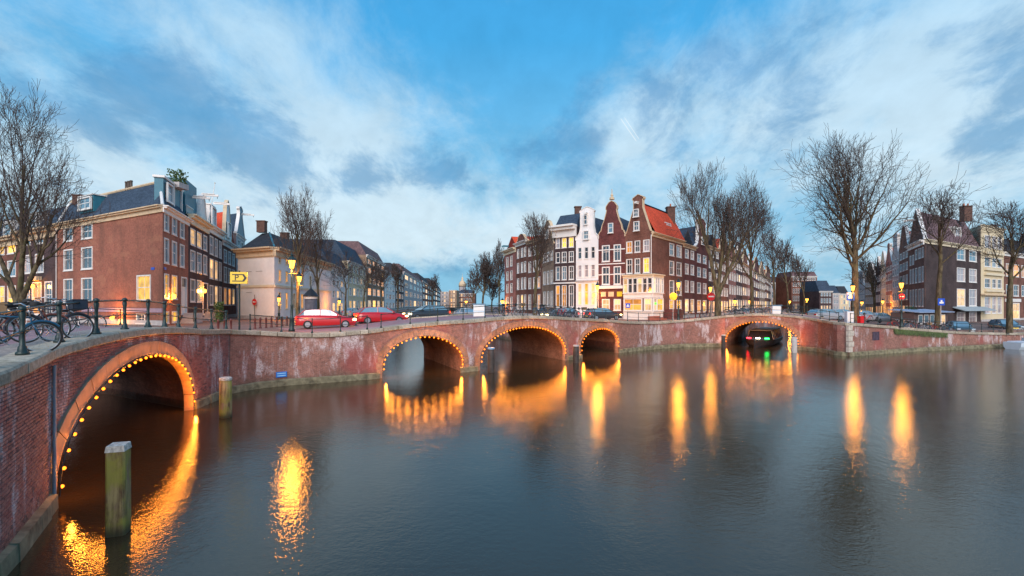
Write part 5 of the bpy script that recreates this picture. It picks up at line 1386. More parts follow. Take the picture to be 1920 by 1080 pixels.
wall_lamp('glowing lamp on the red brick corner house by its yellow ground floor windows', 326, 556, rowB.D(326) - .9, 300)
wall_lamp('glowing lamp over the door of the dark brown canal house', 384, 546, rowB.D(384) - 1.0, 300)
wall_lamp('glowing lamp on the lit ground floor of the white neck gable house', 1114, 554, 64, 160)
wall_lamp('glowing lamp under the left end of the red brick corner house, near the street level', 210, 596, fa.D(210) - 1.2, 420)

# ------------------------------------------------------------------ mooring posts
def wood():
    m, n = mat_new('mossy_wood'); pos = n.n('ShaderNodeNewGeometry').outputs['Position']
    a = n.noise(n.mapping(pos, scale=(1, 1, .12)), 9, 6, .7); b = n.noise(pos, 1.6, 5, .6)
    c = n.mix(n.step(a, .35, .65), (.10, .055, .025), (.36, .27, .12)); c = n.mix(n.step(b, .42, .62, 0, .85), c, (.27, .25, .04))
    c = n.mix(n.step(n.noise(n.mapping(pos, scale=(1, 1, .4)), 3.5, 4), .56, .68, 0, .6), c, (.22, .12, .11))
    z = n.n('ShaderNodeSeparateXYZ'); n.set(z.inputs[0], pos); c = n.mix(n.step(z.outputs[2], .02, .3, .9, 0), c, (.03, .03, .015))
    finish(n, c, .8, a, .8, .03); return m
M_wood = wood(); M_cap = plain('post_cap_weathered', (.50, .47, .42), .8, var=.5, scale=14, bstr=.6)
def moor(label, px, D, ztop, r, sq=False, mat=None, cap=None, tilt=0):
    t = thing('mooring_post', label, 'mooring post', (*pl(px, D), 0), R(18) if sq else 0, 'wooden mooring posts in the water')
    m = MB()
    if sq:
        prof = []; k = r
        rings = []
        c = k * .22
        base = [(-k + c, -k), (k - c, -k), (k, -k + c), (k, k - c), (k - c, k), (-k + c, k), (-k, k - c), (-k, -k + c)]
        zs_ = [-.8, 0, .35, .9, ztop - .3, ztop - .12]; n_ = 8
        for q, z in enumerate(zs_):
            sc = 1.06 - .05 * q / 5 + rnd.uniform(-.01, .01); m.v += [(x * sc, y * sc, z) for x, y in base]
        for q in range(len(zs_) - 1):
            for j in range(n_): m.f.append((q * n_ + j, q * n_ + (j + 1) % n_, (q + 1) * n_ + (j + 1) % n_, (q + 1) * n_ + j)); m.uv.append([(0, 0)] * 4)
        link('shaft', m.mesh('shaft', M_wood), t)
        m = MB(); K = k * 1.03; K2 = k * .93
        m.hexa([(-K, -K, ztop - .12), (K, -K, ztop - .12), (K, K, ztop - .12), (-K, K, ztop - .12), (-K2, -K2, ztop), (K2, -K2, ztop), (K2, K2, ztop + .01), (-K2, K2, ztop + .01)]); link('cap', m.mesh('cap', M_cap), t)
    else:
        m.lathe([(r * 1.05, -.8), (r * 1.02, .1), (r, ztop * .6), (r * .97, ztop - .1)], 14); link('shaft', m.mesh('shaft', mat or M_wood, True), t)
        m = MB(); m.lathe([(r * 1.04, ztop - .1), (r * 1.05, ztop - .02), (r * .9, ztop + .02)], 14); link('cap', m.mesh('cap', cap or M_cap), t)
    if tilt: t.rotation_euler = (0, tilt, t.rotation_euler.z)
moor('nearest mooring post, square mossy wood with pale weathered top, before the near arch', 222, 9.9, 1.83, .165, True)
moor('round yellowish wooden mooring post with a white top, beside the curved quay wall', 423, 20.1, 1.66, .235)
M_dwood = plain('dark_wet_wood', (.045, .035, .03), .7, var=.4, scale=4)
moor('dark mooring post with blue-grey cap before the wide middle arch', 921, 33.6, 1.72, .24, False, M_dwood, plain('blue_cap', (.25, .40, .55), .5))
moor('dark square mooring post between the middle and the small right arch', 1080, 39.0, 1.45, .24, False, M_dwood, M_concrete)
moor('mooring post at the left foot of the arch with the boat', 1356.5, 52.5, 1.45, .22, False, M_dwood)
moor('mooring post at the right foot of the arch with the boat', 1489, 47.5, 1.5, .26, False, M_concrete)
# rope between post and wall foot
# ------------------------------------------------------------------ signs
t = thing('parking_sign', 'yellow sign with a black P and arrow on a tall post', 'road sign', (*pl(448, 26.3), 3.2), R(14))
D0 = 26.3; k_ = D0 / F; zc = zz(521, D0) - 3.2
m = MB(); m.box(-14.5 * k_, -.05, zc - 11 * k_, 14.5 * k_, .05, zc + 11 * k_); link('panel', m.mesh('panel', M_plate), t)
m = MB(); m.tube([(0, .08, 0), (0, .08, zc + .4)], .05, 8); link('pole', m.mesh('pole', M_iron), t)
m = MB(); kx = lambda q: (q * k_, -.056)
def flat(parent, pts, nm, mat, y=-.058, th=.006):
    m = MB(); a = [(p[0] * k_, y, zc + p[1] * k_) for p in pts]; b = [(p[0], y + th, p[2]) for p in a]; m.face(a); m.face(b[::-1])
    for i in range(len(a)): j = (i + 1) % len(a); m.face([a[i], b[i], b[j], a[j]])
    return link(nm, m.mesh(nm, mat), parent)
flat(t, [(-11, 5.2), (6.5, 5.2), (12.5, 0), (6.5, -5.2), (-11, -5.2), (-11, -7), (7.3, -7), (13.6, 0), (7.3, 7), (-11, 7)][::-1], 'arrow_outline', M_black)
flat(t, [(5.5, 7.0), (9, 7.0), (13.8, 0), (9, -7.0), (5.5, -7.0), (9.5, 0)][::-1], 'arrow_head', M_black, -.066)
def letter(parent, txt, size, loc, mat, th=.004):
    c = bpy.data.curves.new('lettering', 'FONT'); c.body = txt; c.size = size; c.extrude = th; c.align_x = 'CENTER'; c.align_y = 'CENTER'; c.materials.append(mat)
    tmp = bpy.data.objects.new('lettering', c); COL.objects.link(tmp); dg = bpy.context.evaluated_depsgraph_get(); me = bpy.data.meshes.new_from_object(tmp.evaluated_get(dg)); bpy.data.objects.remove(tmp)
    me.materials.clear(); me.materials.append(mat); me.name = 'lettering'
    o_ = link('lettering', me, parent, loc); o_.rotation_euler = (R(90), 0, 0); return o_
letter(t, 'P', 15 * k_, (-3.5 * k_, -.062, zc), M_black)
q = wall_pt(s_at_px(527, CUM[4], CUM[8])); sq_ = s_at_px(527, CUM[4], CUM[8]); (uu, nn) = wall_n(sq_)
t = thing('waterway_sign', 'small blue sign with two pale lines on the curved quay wall', 'sign', (q[0] + nn[0] * .03, q[1] + nn[1] * .03, 0), math.atan2(uu[1], uu[0]))
z = zz(702, q[1]); w_ = 9.6 * q[1] / F; h_ = 5 * q[1] / F
m = MB(); m.box(-w_, -.03, z - h_, w_, 0, z + h_); link('panel', m.mesh('panel', plain('bright_blue', (.02, .20, .75), .4, var=.03)), t)
for dz_ in (-h_ * .42, h_ * .42):
    m = MB(); m.box(-w_ * .82, -.036, z + dz_ - h_ * .2, w_ * .82, -.031, z + dz_ + h_ * .2); link('text_line', m.mesh('text_line', plain('pale_blue', (.35, .65, .9), .4)), t)
def round_sign(label, px, py, D, zg, rad, mat, inner=None, cat='road sign', grp=None, shape='round'):
    t = thing('round_sign' if shape == 'round' else 'square_sign', label, cat, (*pl(px, D), zg), 0, grp); z = zz(py, D) - zg
    m = MB(); m.tube([(0, 0, 0), (0, 0, z + rad)], .04, 6); link('pole', m.mesh('pole', M_concrete), t)
    if shape == 'round': disc(rad, .03, mat, 'panel', t, z, -.08)
    else:
        m = MB(); m.box(-rad, -.08, z - rad, rad, -.05, z + rad); link('panel', m.mesh('panel', mat), t)
    if inner == 'bar':
        m = MB(); m.box(-rad * .7, -.095, z - rad * .16, rad * .7, -.082, z + rad * .16); link('bar', m.mesh('bar', M_white), t)
    elif inner == 'house':
        m = MB(); m.box(-rad * .6, -.095, z - rad * .5, rad * .6, -.082, z); link('symbol', m.mesh('symbol', M_white), t)
        m = MB(); m.box(-rad * .25, -.095, z, rad * .25, -.082, z + rad * .5); link('symbol', m.mesh('symbol', M_white), t)
    elif inner == 'face':
        disc(rad * .78, .01, plain('sign_amber', (.75, .38, .02), .4), 'face', t, z, -.095)
    return t
round_sign('yellow round clock-like sign beside the side wall of the red roofed corner house', 1262, 556, 54, 2.9, .42, M_plate, 'face', 'sign')
round_sign('round red no-entry sign under the lantern left of the twin-crowned tree', 1333, 556, 59.5, 2.9, .5, M_redp, 'bar', grp='no-entry signs')
round_sign('blue square sign with white symbol on the lit trunk of the big tree', 1594, 556, 51.8, 2.9, .42, M_blue, 'house', shape='sq')
round_sign('round red no-entry sign below the lantern left of the black corner house', 1690, 556, 47.6, 2.5, .28, M_redp, 'bar', grp='no-entry signs')
round_sign('small blue sign on a pole in front of the black corner house', 1764, 566, 53, 1.75, .38, M_blue, 'house', shape='sq')
round_sign('small blue and white info sign at the left end of the white shopfront', 1177, 573, 57.5, 2.9, .28, M_blue, 'house', shape='sq')

# ------------------------------------------------------------------ cabinets on the bridges
M_pbl = plain('pale_blue_panel', (.52, .62, .70), .5, var=.05)
def cabinet(label, px, D, zg, w_, z0, z1):
    t = thing('utility_cabinet', label, 'cabinet', (*pl(px, D), zg), 0, 'white cabinets on the bridges')
    m = MB(); m.box(-w_, 0, .0, w_, .5, z1 - zg); link('body', m.mesh('body', M_pbl), t)
    m = MB(); m.box(-w_ - .06, -.06, z1 - zg, w_ + .06, .56, z1 - zg + .08); link('lid', m.mesh('lid', plain('cabinet_lid', (.10, .22, .32), .5)), t)
    for k in (0, 1):
        m = MB(); m.box(-w_ + .05, -.02, (z1 - zg) * (.08 + .47 * k), w_ - .05, 0, (z1 - zg) * (.45 + .47 * k)); link('door_panel', m.mesh('door_panel', M_white), t)
cabinet('white utility cabinet behind the railing above the left half of the three-arch bridge', 898, 41, 3.6, .48, 3.6, zz(571, 41))
cabinet('white utility cabinet behind the railing of the bridge with the boat', 1457, 57, 3.5, .55, 3.5, zz(573, 57))
# kiosk column
t = thing('advertising_column', 'dark round advertising column with a conical roof under the bare trees', 'kiosk', (*pl(583, 52), 2.88))
m = MB(); m.lathe([(.75, 0), (.75, .2), (.62, .3), (.62, 2.5)], 16); link('drum', m.mesh('drum', plain('poster_grey', (.10, .10, .12), .6, var=.5, scale=2), True), t)
m = MB(); m.lathe([(.66, 2.5), (.66, 2.75)], 16); link('band', m.mesh('band', M_white), t)
m = MB(); m.lathe([(.85, 2.75), (.8, 2.85), (.35, 3.35), (.1, 3.6), (.03, 4.0)], 16); link('roof', m.mesh('roof', M_black), t)
# bollards
bm_ = MB(); bm_.lathe([(.11, 0), (.10, .12), (.075, .2), (.07, .72), (.095, .76), (.06, .84), (.02, .9)], 8); bol_me = bm_.mesh('bollard', plain('bollard_brown', (.10, .022, .018), .5), True)
for i, (px, D) in enumerate([(478, 36), (488, 37), (499, 38), (509, 39), (519, 40), (529, 41), (538, 42), (409, 32), (421, 33), (433, 34), (1304, 57), (1312, 58)]):
    o_ = link('bollard', bol_me, None, (*pl(px, D), 2.86))
    od = ['nearest', 'second', 'third', 'fourth', 'fifth', 'sixth', 'seventh']
    tag(o_, od[i] + ' brown-red iron bollard of the line before the white corner building' if i < 7 else (od[i - 7] + ' slim dark iron bollard of the three by the green shrub' if i < 10 else ['left', 'right'][i - 10] + ' slim dark bollard of the pair before the dark red houses'), 'bollard', ('bollards before the white corner building' if i < 7 else ('bollards by the parking sign' if i < 10 else 'bollards by the dark red houses')))

# ------------------------------------------------------------------ bicycles (local x = riding direction)
def tubes(lst, r, n=6):
    m = MB()
    for p in lst: m.tube(p, r, n)
    return m
def bicycle(label, loc, rz, col, basket=None, tilt=0, group=None, lowpoly=False):
    t = thing('bicycle', label, 'bicycle', loc, rz, group); t.rotation_euler = (tilt, 0, rz)
    fm = plain('bike_' + col[0], col[1], .35, var=.1)
    N_ = 16 if lowpoly else 32
    for x in (-.52, .52):
        w_ = MB(); w_.torus((0, 0, 0), (0, 1, 0), .335, .02, N_, 6); w = link('wheel', w_.mesh('wheel', M_rub, True), t, (x, 0, .355))
        q = MB(); q.torus((0, 0, 0), (0, 1, 0), .31, .010, N_, 4); link('rim', q.mesh('rim', M_chrome, True), w)
        q = MB(); nsp = 10 if lowpoly else 18
        for k in range(nsp):
            a = 2 * math.pi * k / nsp; q.tube([(0, .02 * (-1) ** k, 0), (math.cos(a) * .31, 0, math.sin(a) * .31)], .0022 if not lowpoly else .004, 3, False)
        q.tube([(0, -.05, 0), (0, .05, 0)], .025, 8); link('spokes', q.mesh('spokes', M_chrome), w)
        q = MB(); a0, a1 = (20, 190) if x < 0 else (40, 170); pts = [(math.cos(R(a)) * .375, 0, math.sin(R(a)) * .375) for a in range(a0, a1, 15)]; q.tube(pts, .022, 5); link('mudguard', q.mesh('mudguard', fm), w)
    bb = (-.08, 0, .30); seat = (-.25, 0, .86); head = (.34, 0, .80); hl = (.37, 0, .68); rw = (-.52, 0, .355); fw_ = (.52, 0, .355)
    m = tubes([[bb, seat], [seat, head], [bb, hl], [head, hl], [bb, rw], [(-.23, 0, .72), rw]], .018); link('frame', m.mesh('frame', fm, True), t)
    m = tubes([[hl, (.43, .05, .55), (.52, .05, .355)], [hl, (.43, -.05, .55), (.52, -.05, .355)]], .013); link('fork', m.mesh('fork', fm, True), t)
    m = tubes([[head, (.30, 0, 1.02)], [(.08, .27, 1.05), (.22, .24, 1.08), (.30, 0, 1.04), (.22, -.24, 1.08), (.08, -.27, 1.05)]], .013); link('handlebar', m.mesh('handlebar', M_chrome, True), t)
    for s_q in (.27, -.27):
        m = tubes([[(.10, s_q, 1.05), (-.02, s_q * 1.03, 1.04)]], .02); link('grip', m.mesh('grip', M_rub, True), t)
    m = MB(); m.tube([(-.38, 0, .93), (-.28, 0, .96), (-.12, 0, .94)], [.10, .085, .025], 8); link('saddle', m.mesh('saddle', M_rub, True), t)
    m = tubes([[(-.25, 0, .80), (-.27, 0, .93)]], .014); link('seat_post', m.mesh('seat_post', M_chrome), t)
    m = MB(); m.torus((-.08, .04, .30), (0, 1, 0), .09, .008, 18, 4); m.tube([(-.08, .06, .30), (.04, .07, .20), (.04, .16, .20)], .011, 5); m.tube([(-.08, -.06, .30), (-.20, -.07, .40), (-.20, -.16, .40)], .011, 5); link('crank', m.mesh('crank', M_chrome), t)
    m = MB(); m.box(-.72, -.07, .74, -.32, .07, .755); m.tube([(-.70, .06, .74), (-.52, .06, .355)], .008, 4); m.tube([(-.70, -.06, .74), (-.52, -.06, .355)], .008, 4); link('rack', m.mesh('rack', fm), t)
    if basket:
        m = MB(); x0, x1, y0, y1, z0, z1 = (.36, .68, -.2, .2, .82, 1.08) if basket[0] == 'f' else (-.75, -.35, -.2, .2, .76, 1.0)
        for (a, b, c, d) in ((x0, x1, y0, y0 + .012), (x0, x1, y1 - .012, y1), (x0, x0 + .012, y0, y1), (x1 - .012, x1, y0, y1)): m.box(a, c, z0, b, d, z1)
        m.box(x0, y0, z0, x1, y1, z0 + .012); m.box(x0 - .01, y0 - .01, z1 - .03, x1 + .01, y0, z1); m.box(x0 - .01, y1, z1 - .03, x1 + .01, y1 + .01, z1)
        link('basket', m.mesh('basket', basket[1]), t)
    return t
def deck(px, D):   # deck height near the first bridge
    x, y = pl(px, D); best = min((math.hypot(wall_pt(s)[0] - x, wall_pt(s)[1] - y), s) for s in [k * .25 for k in range(0, 140)])
    return wz(best[1]) - .06
M_bask = plain('crate_blue_black', (.018, .024, .04), .6); M_wick = plain('wicker', (.30, .18, .09), .8)
GB = 'bicycles leaning on the near bridge railing'
bicycle('dark city bicycle with a big blue-black crate over its front wheel, on the near bridge', (*pl(100, 12.3), deck(100, 12.3)), R(64), ('dark', (.03, .03, .045)), ('f', M_bask), R(-6), GB)
bicycle('blue bicycle with white fork and straw coloured tyre sides at the very left edge', (*pl(13, 10.2), deck(13, 10.2)), R(52), ('blue', (.02, .10, .18)), None, R(8), GB)
bicycle('brown-red old bicycle half hidden behind the blue one at the left edge', (*pl(48, 11.9), deck(48, 11.9)), R(58), ('rust', (.18, .05, .03)), ('r', M_wick), R(-4), GB)
bicycle('pale framed bicycle standing behind the one with the blue-black crate', (*pl(75, 13.6), deck(75, 13.6)), R(70), ('pale', (.35, .36, .38)), None, R(5), GB)
GB2 = 'bicycles parked along the right quay'
bases = {}
cols = [('red', (.45, .02, .02)), ('dark', (.03, .03, .045)), ('blue', (.03, .22, .42)), ('pale', (.35, .36, .38)), ('rust', (.18, .05, .03))]
where = ['left of the pollarded tree', 'right by the pollarded tree trunk', 'below the grey canvas shed']
k = 0
def gz_right(x): return max(1.5, min(2.9, 2.9 - (x - 31) * .085))
for i, px in enumerate([1676, 1684, 1692, 1700, 1707, 1714, 1722, 1729, 1736, 1743, 1750, 1766, 1776]):
    D = 48.5 + (px - 1676) * .045 + rnd.uniform(-.3, .5); x, y = pl(px, D); c = cols[i % 5]; zg = gz_right(x) - .03
    lab = {0: 'red', 1: 'dark', 2: 'blue', 3: 'grey-white', 4: 'rust brown'}[i % 5] + ' bicycle parked on the right quay, number-less, '
    lab = {0: 'red', 1: 'black', 2: 'blue', 3: 'pale grey', 4: 'rust brown'}[i % 5] + ' bicycle on the right quay, ' + ['leftmost of the row', 'second of the row', 'third of the row', 'fourth of the row', 'fifth of the row', 'sixth of the row, before the shed', 'seventh of the row, before the shed', 'eighth of the row, before the shed', 'left of the pollarded tree', 'just left of the pollarded tree trunk', 'touching the pollarded tree trunk', 'right of the pollarded tree', 'rightmost, beside the first teal car'][i]
    rz = R(rnd.choice([10, 20, 160, 170, 60, 35, 15]) + rnd.uniform(-8, 8))
    if c[0] in bases: copy_thing(bases[c[0]], (x, y, zg), rz, lab)
    else: bases[c[0]] = bicycle(lab, (x, y, zg), rz, c, ('f', M_wick) if i == 3 else None, 0, GB2, True)
for i, (px, D, lab) in enumerate([
        (1625, 50, 'red bicycle at the foot of the big tree'), (1292, 60, 'pale bicycle before the dark red side street houses'), (1322, 62, 'blue bicycle under the no-entry sign of the side street'),
        (155, 20.5, 'dark bicycle on the far side of the near bridge, before the lit basement')]):
    x, y = pl(px, D); b = bases[['red', 'pale', 'blue', 'dark'][i]]
    zg = 3.55 if px < 1100 else (3.42 if 1380 < px < 1460 else 2.86)
    if px < 1100 and D > 40 and px > 900: zg = 3.5 if px < 960 else 3.45
    c = copy_thing(b, (x, y, zg), R(15 + 40 * (i % 3)), lab); c['group'] = 'other parked bicycles'

od = ['first', 'second', 'third', 'fourth', 'fifth', 'sixth', 'seventh', 'eighth', 'ninth']
for i, px in enumerate((948, 966, 982, 1022, 1036, 1066, 1084, 1100, 1118)):
    s_q = s_at_px(px, CUM[10], CUM[15]); x, y, z, vx, vy = wall_pt(s_q); b = bases[['dark', 'rust', 'pale', 'blue', 'dark', 'red', 'dark', 'pale', 'rust'][i]]; L_ = math.hypot(vx, vy)
    c = copy_thing(b, (x + vx / L_ * .9, y + vy / L_ * .9, wz(s_q) - .08), math.atan2(wall_n(s_q)[0][1], wall_n(s_q)[0][0]) + rnd.uniform(-.25, .25) + (math.pi if i % 3 == 0 else 0), od[i] + ' bicycle to the right of the white cabinet, against the three-arch bridge railing'); c['group'] = 'bicycles along the three-arch bridge'
for i, px in enumerate((1368, 1382, 1398, 1412, 1428, 1482)):
    s_q = s_at_px(px, CUM[17], CUM[20]); x, y, z, vx, vy = wall_pt(s_q); b = bases[['dark', 'blue', 'dark', 'pale', 'rust', 'dark'][i]]; L_ = math.hypot(vx, vy)
    c = copy_thing(b, (x + vx / L_ * .9, y + vy / L_ * .9, wz(s_q) - .08), math.atan2(wall_n(s_q)[0][1], wall_n(s_q)[0][0]) + rnd.uniform(-.25, .25), (od[i] + ' bicycle from the left on the bridge with the boat') if i < 5 else 'lone bicycle right of the white cabinet on the bridge with the boat'); c['group'] = 'bicycles along the single-arch bridge'

# ------------------------------------------------------------------ cars (local x forward)
M_tail = emit('tail_glow', (1.0, .03, .01), 6, False); M_head = emit('head_glow', (1.0, .75, .30), 8, False)
M_carglass = PANE['b']
def carpaint(nm, c):
    if 'car_' + nm in MATS: return MATS['car_' + nm]
    m, n = mat_new('car_' + nm); pos = n.n('ShaderNodeNewGeometry').outputs['Position']
    b = finish(n, c, .28, None, spec=.6); b.inputs['Coat Weight'].default_value = .6; b.inputs['Coat Roughness'].default_value = .08; MATS['car_' + nm] = m; return m
def loft(secs):
    m = MB(); n_ = len(secs[0])
    for s_q in secs: m.v += s_q
    for a in range(len(secs) - 1):
        for j in range(n_ - 1): m.f.append((a * n_ + j, a * n_ + j + 1, (a + 1) * n_ + j + 1, (a + 1) * n_ + j)); m.uv.append([(0, 0)] * 4)
    m.f.append(tuple(range(n_))[::-1]); m.uv.append([(0, 0)] * n_); m.f.append(tuple((len(secs) - 1) * n_ + j for j in range(n_))); m.uv.append([(0, 0)] * n_)
    return m
def car(label, loc, rz, paint, lit=False, name='parked_car', group='cars', tall=0.0):
    t = thing(name, label, 'car', loc, rz, group); W = .86
    belt = [(-2.12, .55), (-2.1, .92), (-1.7, .98), (-.6, .98), (.75, .94), (1.0, .90), (1.8, .76), (2.08, .62), (2.12, .42)]
    secs = []
    for x, zt in belt:
        w_ = W * (1 - .10 * max(0, abs(x) - 1.5) / .6)
        secs.append([(x, w_ * .95, .22), (x, w_, .40), (x, w_ * .99, zt * .72), (x, w_ * .90, zt), (x, w_ * .45, zt + .035), (x, -w_ * .45, zt + .035), (x, -w_ * .90, zt), (x, -w_ * .99, zt * .72), (x, -w_, .40), (x, -w_ * .95, .22)])
    link('body', loft(secs).mesh('body', paint, True), t)
    H = 1.42 + tall
    gl = [(-1.95, 1.0, .76), (-1.55, H - .10, .62), (-1.0, H - .03, .60), (-.1, H - .02, .60), (.35, H - .10, .61), (1.02, .93, .74)]
    secs = [[(x, w_ + (.10 if z > 1.1 else 0), .93), (x, w_ + .0, z), (x, -w_, z), (x, -w_ - (.10 if z > 1.1 else 0), .93)] for x, z, w_ in gl]
    link('windows', loft(secs).mesh('windows', M_carglass), t)
    m = MB(); secs = [[(x, .60, z - .05), (x, .56, z + .015), (x, -.56, z + .015), (x, -.60, z - .05)] for x, z in ((-1.52, H - .10), (-1.0, H - .02), (-.1, H - .01), (.33, H - .10))]
    link('roof', loft(secs).mesh('roof', paint, True), t)
    for s_q in (1, -1):
        m = MB(); 
        for pts in ([(-1.93, .80, .96), (-1.53, .63, H - .08)], [(-.45, .80, .95), (-.45, .63, H - .03)], [(1.02, .80, .92), (.34, .63, H - .08)]): m.tube([(x, y * s_q, z) for x, y, z in pts], .035, 5)
        link('pillar', m.mesh('pillar', paint), t)
        m = MB(); m.box(.72, s_q * .90 - .06, .90, .84, s_q * .90 + .10, 1.03) if s_q > 0 else m.box(.72, -1.0, .90, .84, -.84, 1.03); link('mirror', m.mesh('mirror', paint), t)
        for x in (-1.3, 1.32):
            w = MB(); w.torus((0, 0, 0), (0, 1, 0), .24, .075, 20, 8); w_ = link('wheel', w.mesh('wheel', M_rub, True), t, (x, s_q * .80, .31))
            q = MB(); q.tube([(0, -.07, 0), (0, .07, 0)], .19, 14); link('rim', q.mesh('rim', M_chrome), w_)
        m = MB(); m.box(1.86, s_q * .62 - .16, .58, 2.125, s_q * .62 + .16, .70); link('headlight', m.mesh('headlight', M_head if lit else M_pbl), t)
        m = MB(); m.box(-2.14, s_q * .66 - .12, .68, -2.05, s_q * .66 + .12, .86); link('tail_light', m.mesh('tail_light', M_tail if lit else M_redp), t)
    for x in (2.09, -2.17):
        m = MB(); m.box(x, -.26, .42, x + .05, .26, .53); link('number_plate', m.mesh('number_plate', M_plate), t)
    m = MB(); m.box(2.06, -.5, .50, 2.13, .5, .60); m.box(2.02, -.8, .22, 2.15, .8, .33); link('grille', m.mesh('grille', M_black), t)
    return t
px_, D_c = 1799, 54.5
x, y = pl(1799, 54.8); c1 = car('dark car with a bright teal windscreen, parked nose to the canal left of the two', (x, y, gz_right(x) - .1), R(-118), carpaint('grey', (.05, .07, .08)), group='teal reflecting cars on the right quay', tall=.05)
x, y = pl(1885, 58.5); copy_thing(c1, (x, y, 1.5), R(-112), 'dark car with teal windscreen parked nose to the canal near the right edge')
GCr = 'cars crossing the three-arch bridge'
dirB = math.atan2(WP[14][1] - WP[8][1], WP[14][0] - WP[8][0])
r1 = car('bright red car with lit lamps right beside the tall lantern, left of the other', (*pl(612, 36.5), 2.96), R(22), carpaint('red', (.42, .006, .010)), True, 'red_car', GCr)
copy_thing(r1, (*pl(715, 41), 3.12), R(28), 'bright red car with lit lamps on the left end of the three-arch bridge, front one')
y1 = car('dark car with lit yellow lamps following behind the red cars on the left bridge end', (*pl(800, 46), 3.25), R(215), carpaint('dark', (.03, .03, .035)), True, 'dark_car', GCr)
copy_thing(y1, (*pl(1050, 57), 2.95), R(200), 'dark car with lit lamps passing in front of the dark flat corniced house')
copy_thing(y1, (*pl(1130, 56), 2.95), R(20), 'dark car with lit lamps in front of the white and red gabled houses')
M_carsil = carpaint('silver', (.35, .36, .38))
s1 = car('small silver car parked left of the big tree trunk', (*pl(1548, 60), 2.8), R(10), M_carsil, group='cars parked on far streets')
for (px, D, z, rz, lab) in ((1578, 62, 2.75, 12, 'silver car right next to the big tree trunk'), (1345 + 62, 68, 2.85, 60, 'silver car behind the single-arch bridge railing, near the far lamps'), (662, 78, 2.86, 80, 'silver car parked before the long white house on the left bank'), (694, 88, 2.86, 80, 'silver car parked before the pale mansard house on the left bank'),
        (870, 60, 2.86, 120, 'silver car beyond the three-arch bridge, left of its white cabinet'), (1620, 66, 2.5, 20, 'silver car parked right of the big tree trunk'), (1650, 68, 2.2, 20, 'silver car under the far lamp of the right bank')):
    copy_thing(s1, (*pl(px, D), z), R(rz), lab)
t = thing('red_box', 'small red box standing at the foot of the big tree', 'box', (*pl(1614, 47.5), 2.92), R(12))
m = MB(); m.box(-.22, -.18, 0, .22, .18, .62); link('body', m.mesh('body', M_redp), t); m = MB(); m.box(-.25, -.21, .62, .25, .21, .68); link('lid', m.mesh('lid', M_redp), t)
t = thing('utility_cabinet', 'small pale cabinet leaning at the left foot of the big tree', 'cabinet', (*pl(1592, 49.5), 2.9), 0, 'white cabinets on the bridges')
m = MB(); m.box(-.35, -.2, 0, .35, .2, 1.15); link('body', m.mesh('body', M_pbl), t); m = MB(); m.box(-.3, -.215, .1, .3, -.2, 1.05); link('door_panel', m.mesh('door_panel', M_white), t)
# canvas shed behind the bicycles
t = thing('canvas_shed', 'low shed with pale blue canvas roof behind the bicycles on the right quay', 'shed', (*pl(1750, 64), 1.7), R(28))
m = MB(); m.box(-5.2, 0, 0, 4.2, 2.6, 2.0); link('wall', m.mesh('wall', plain('shed_brown', (.12, .07, .06), .7)), t)
m = MB(); m.hexa([(-5.4, -.7, 2.0), (4.4, -.7, 2.0), (4.4, 2.8, 2.35), (-5.4, 2.8, 2.35), (-5.4, -.7, 2.1), (4.4, -.7, 2.1), (4.4, 2.8, 2.45), (-5.4, 2.8, 2.45)]); link('roof', m.mesh('roof', plain('blue_canvas', (.30, .36, .48), .7)), t)
for x in (-4.2, -2.6, -1.0, .6, 2.2):
    m = MB(); m.box(x, -.03, .5, x + 1.2, .02, 1.75); w_ = link('window', m.mesh('window', M_white), t); m = MB(); m.box(x + .12, -.045, .62, x + 1.08, -.032, 1.63); link('pane', m.mesh('pane', PANE['w' if x > 0 else 'd']), w_)

# ------------------------------------------------------------------ boats
def hull(L, W, H, n_=14, bow=.35):
    secs = []
    for k in range(n_ + 1):
        f = k / n_; x = -L / 2 + L * f; w_ = W / 2 * (1 - max(0, (f - (1 - bow)) / bow) ** 2.2) * (.86 + .14 * min(1, f / .15)); w_ = max(w_, .03); sh = H * (1 + .22 * max(0, (f - .6) / .4) ** 2)
        secs.append([(x, w_, sh), (x, w_ * .93, sh * .4), (x, w_ * .6, -.15), (x, -w_ * .6, -.15), (x, -w_ * .93, sh * .4), (x, -w_, sh)])
    m = loft(secs)
    for a in range(n_): m.f.append((a * 6, (a + 1) * 6, (a + 1) * 6 + 5, a * 6 + 5)); m.uv.append([(0, 0)] * 4)
    return m
bc = pl(1432, 57.5)
t = thing('canal_tour_boat', 'low glass-topped tour boat with green, white and red lights coming through the arch', 'boat', (bc[0], bc[1], 0), math.atan2(-.81, -.58))
link('hull', hull(13, 3.1, .75).mesh('hull', plain('boat_black', (.02, .022, .025), .4)), t)
m = loft([[(x, w_, .75), (x, w_ * .82, h_), (x, -w_ * .82, h_), (x, -w_, .75)] for x, w_, h_ in ((-5.6, 1.3, 1.2), (-5.2, 1.35, 1.75), (2.6, 1.35, 1.75), (4.2, 1.05, 1.0))]); link('cabin', m.mesh('cabin', PANE['d']), t)
m = MB(); m.box(-5.3, -1.15, 1.74, 2.6, 1.15, 1.84); link('roof', m.mesh('roof', plain('boat_roof', (.22, .2, .18), .5)), t)
for k in range(7):
    for s_q in (1, -1): m = MB(); m.tube([(-5 + 1.25 * k, s_q * 1.33, .8), (-5 + 1.25 * k, s_q * 1.14, 1.76)], .04, 5); link('mullion', m.mesh('mullion', M_white), t)
for (y, c, nm) in ((1.15, (.02, 1, .12), 'green'), (.0, (1, .9, .6), 'white'), (-1.15, (1, .02, .03), 'red')):
    m = MB(); m.box(4.25, y * .8 - .22, .92, 4.36, y * .8 + .22, 1.02); link('bow_light', m.mesh('bow_light', emit('boat_' + nm, c, 14)), t)
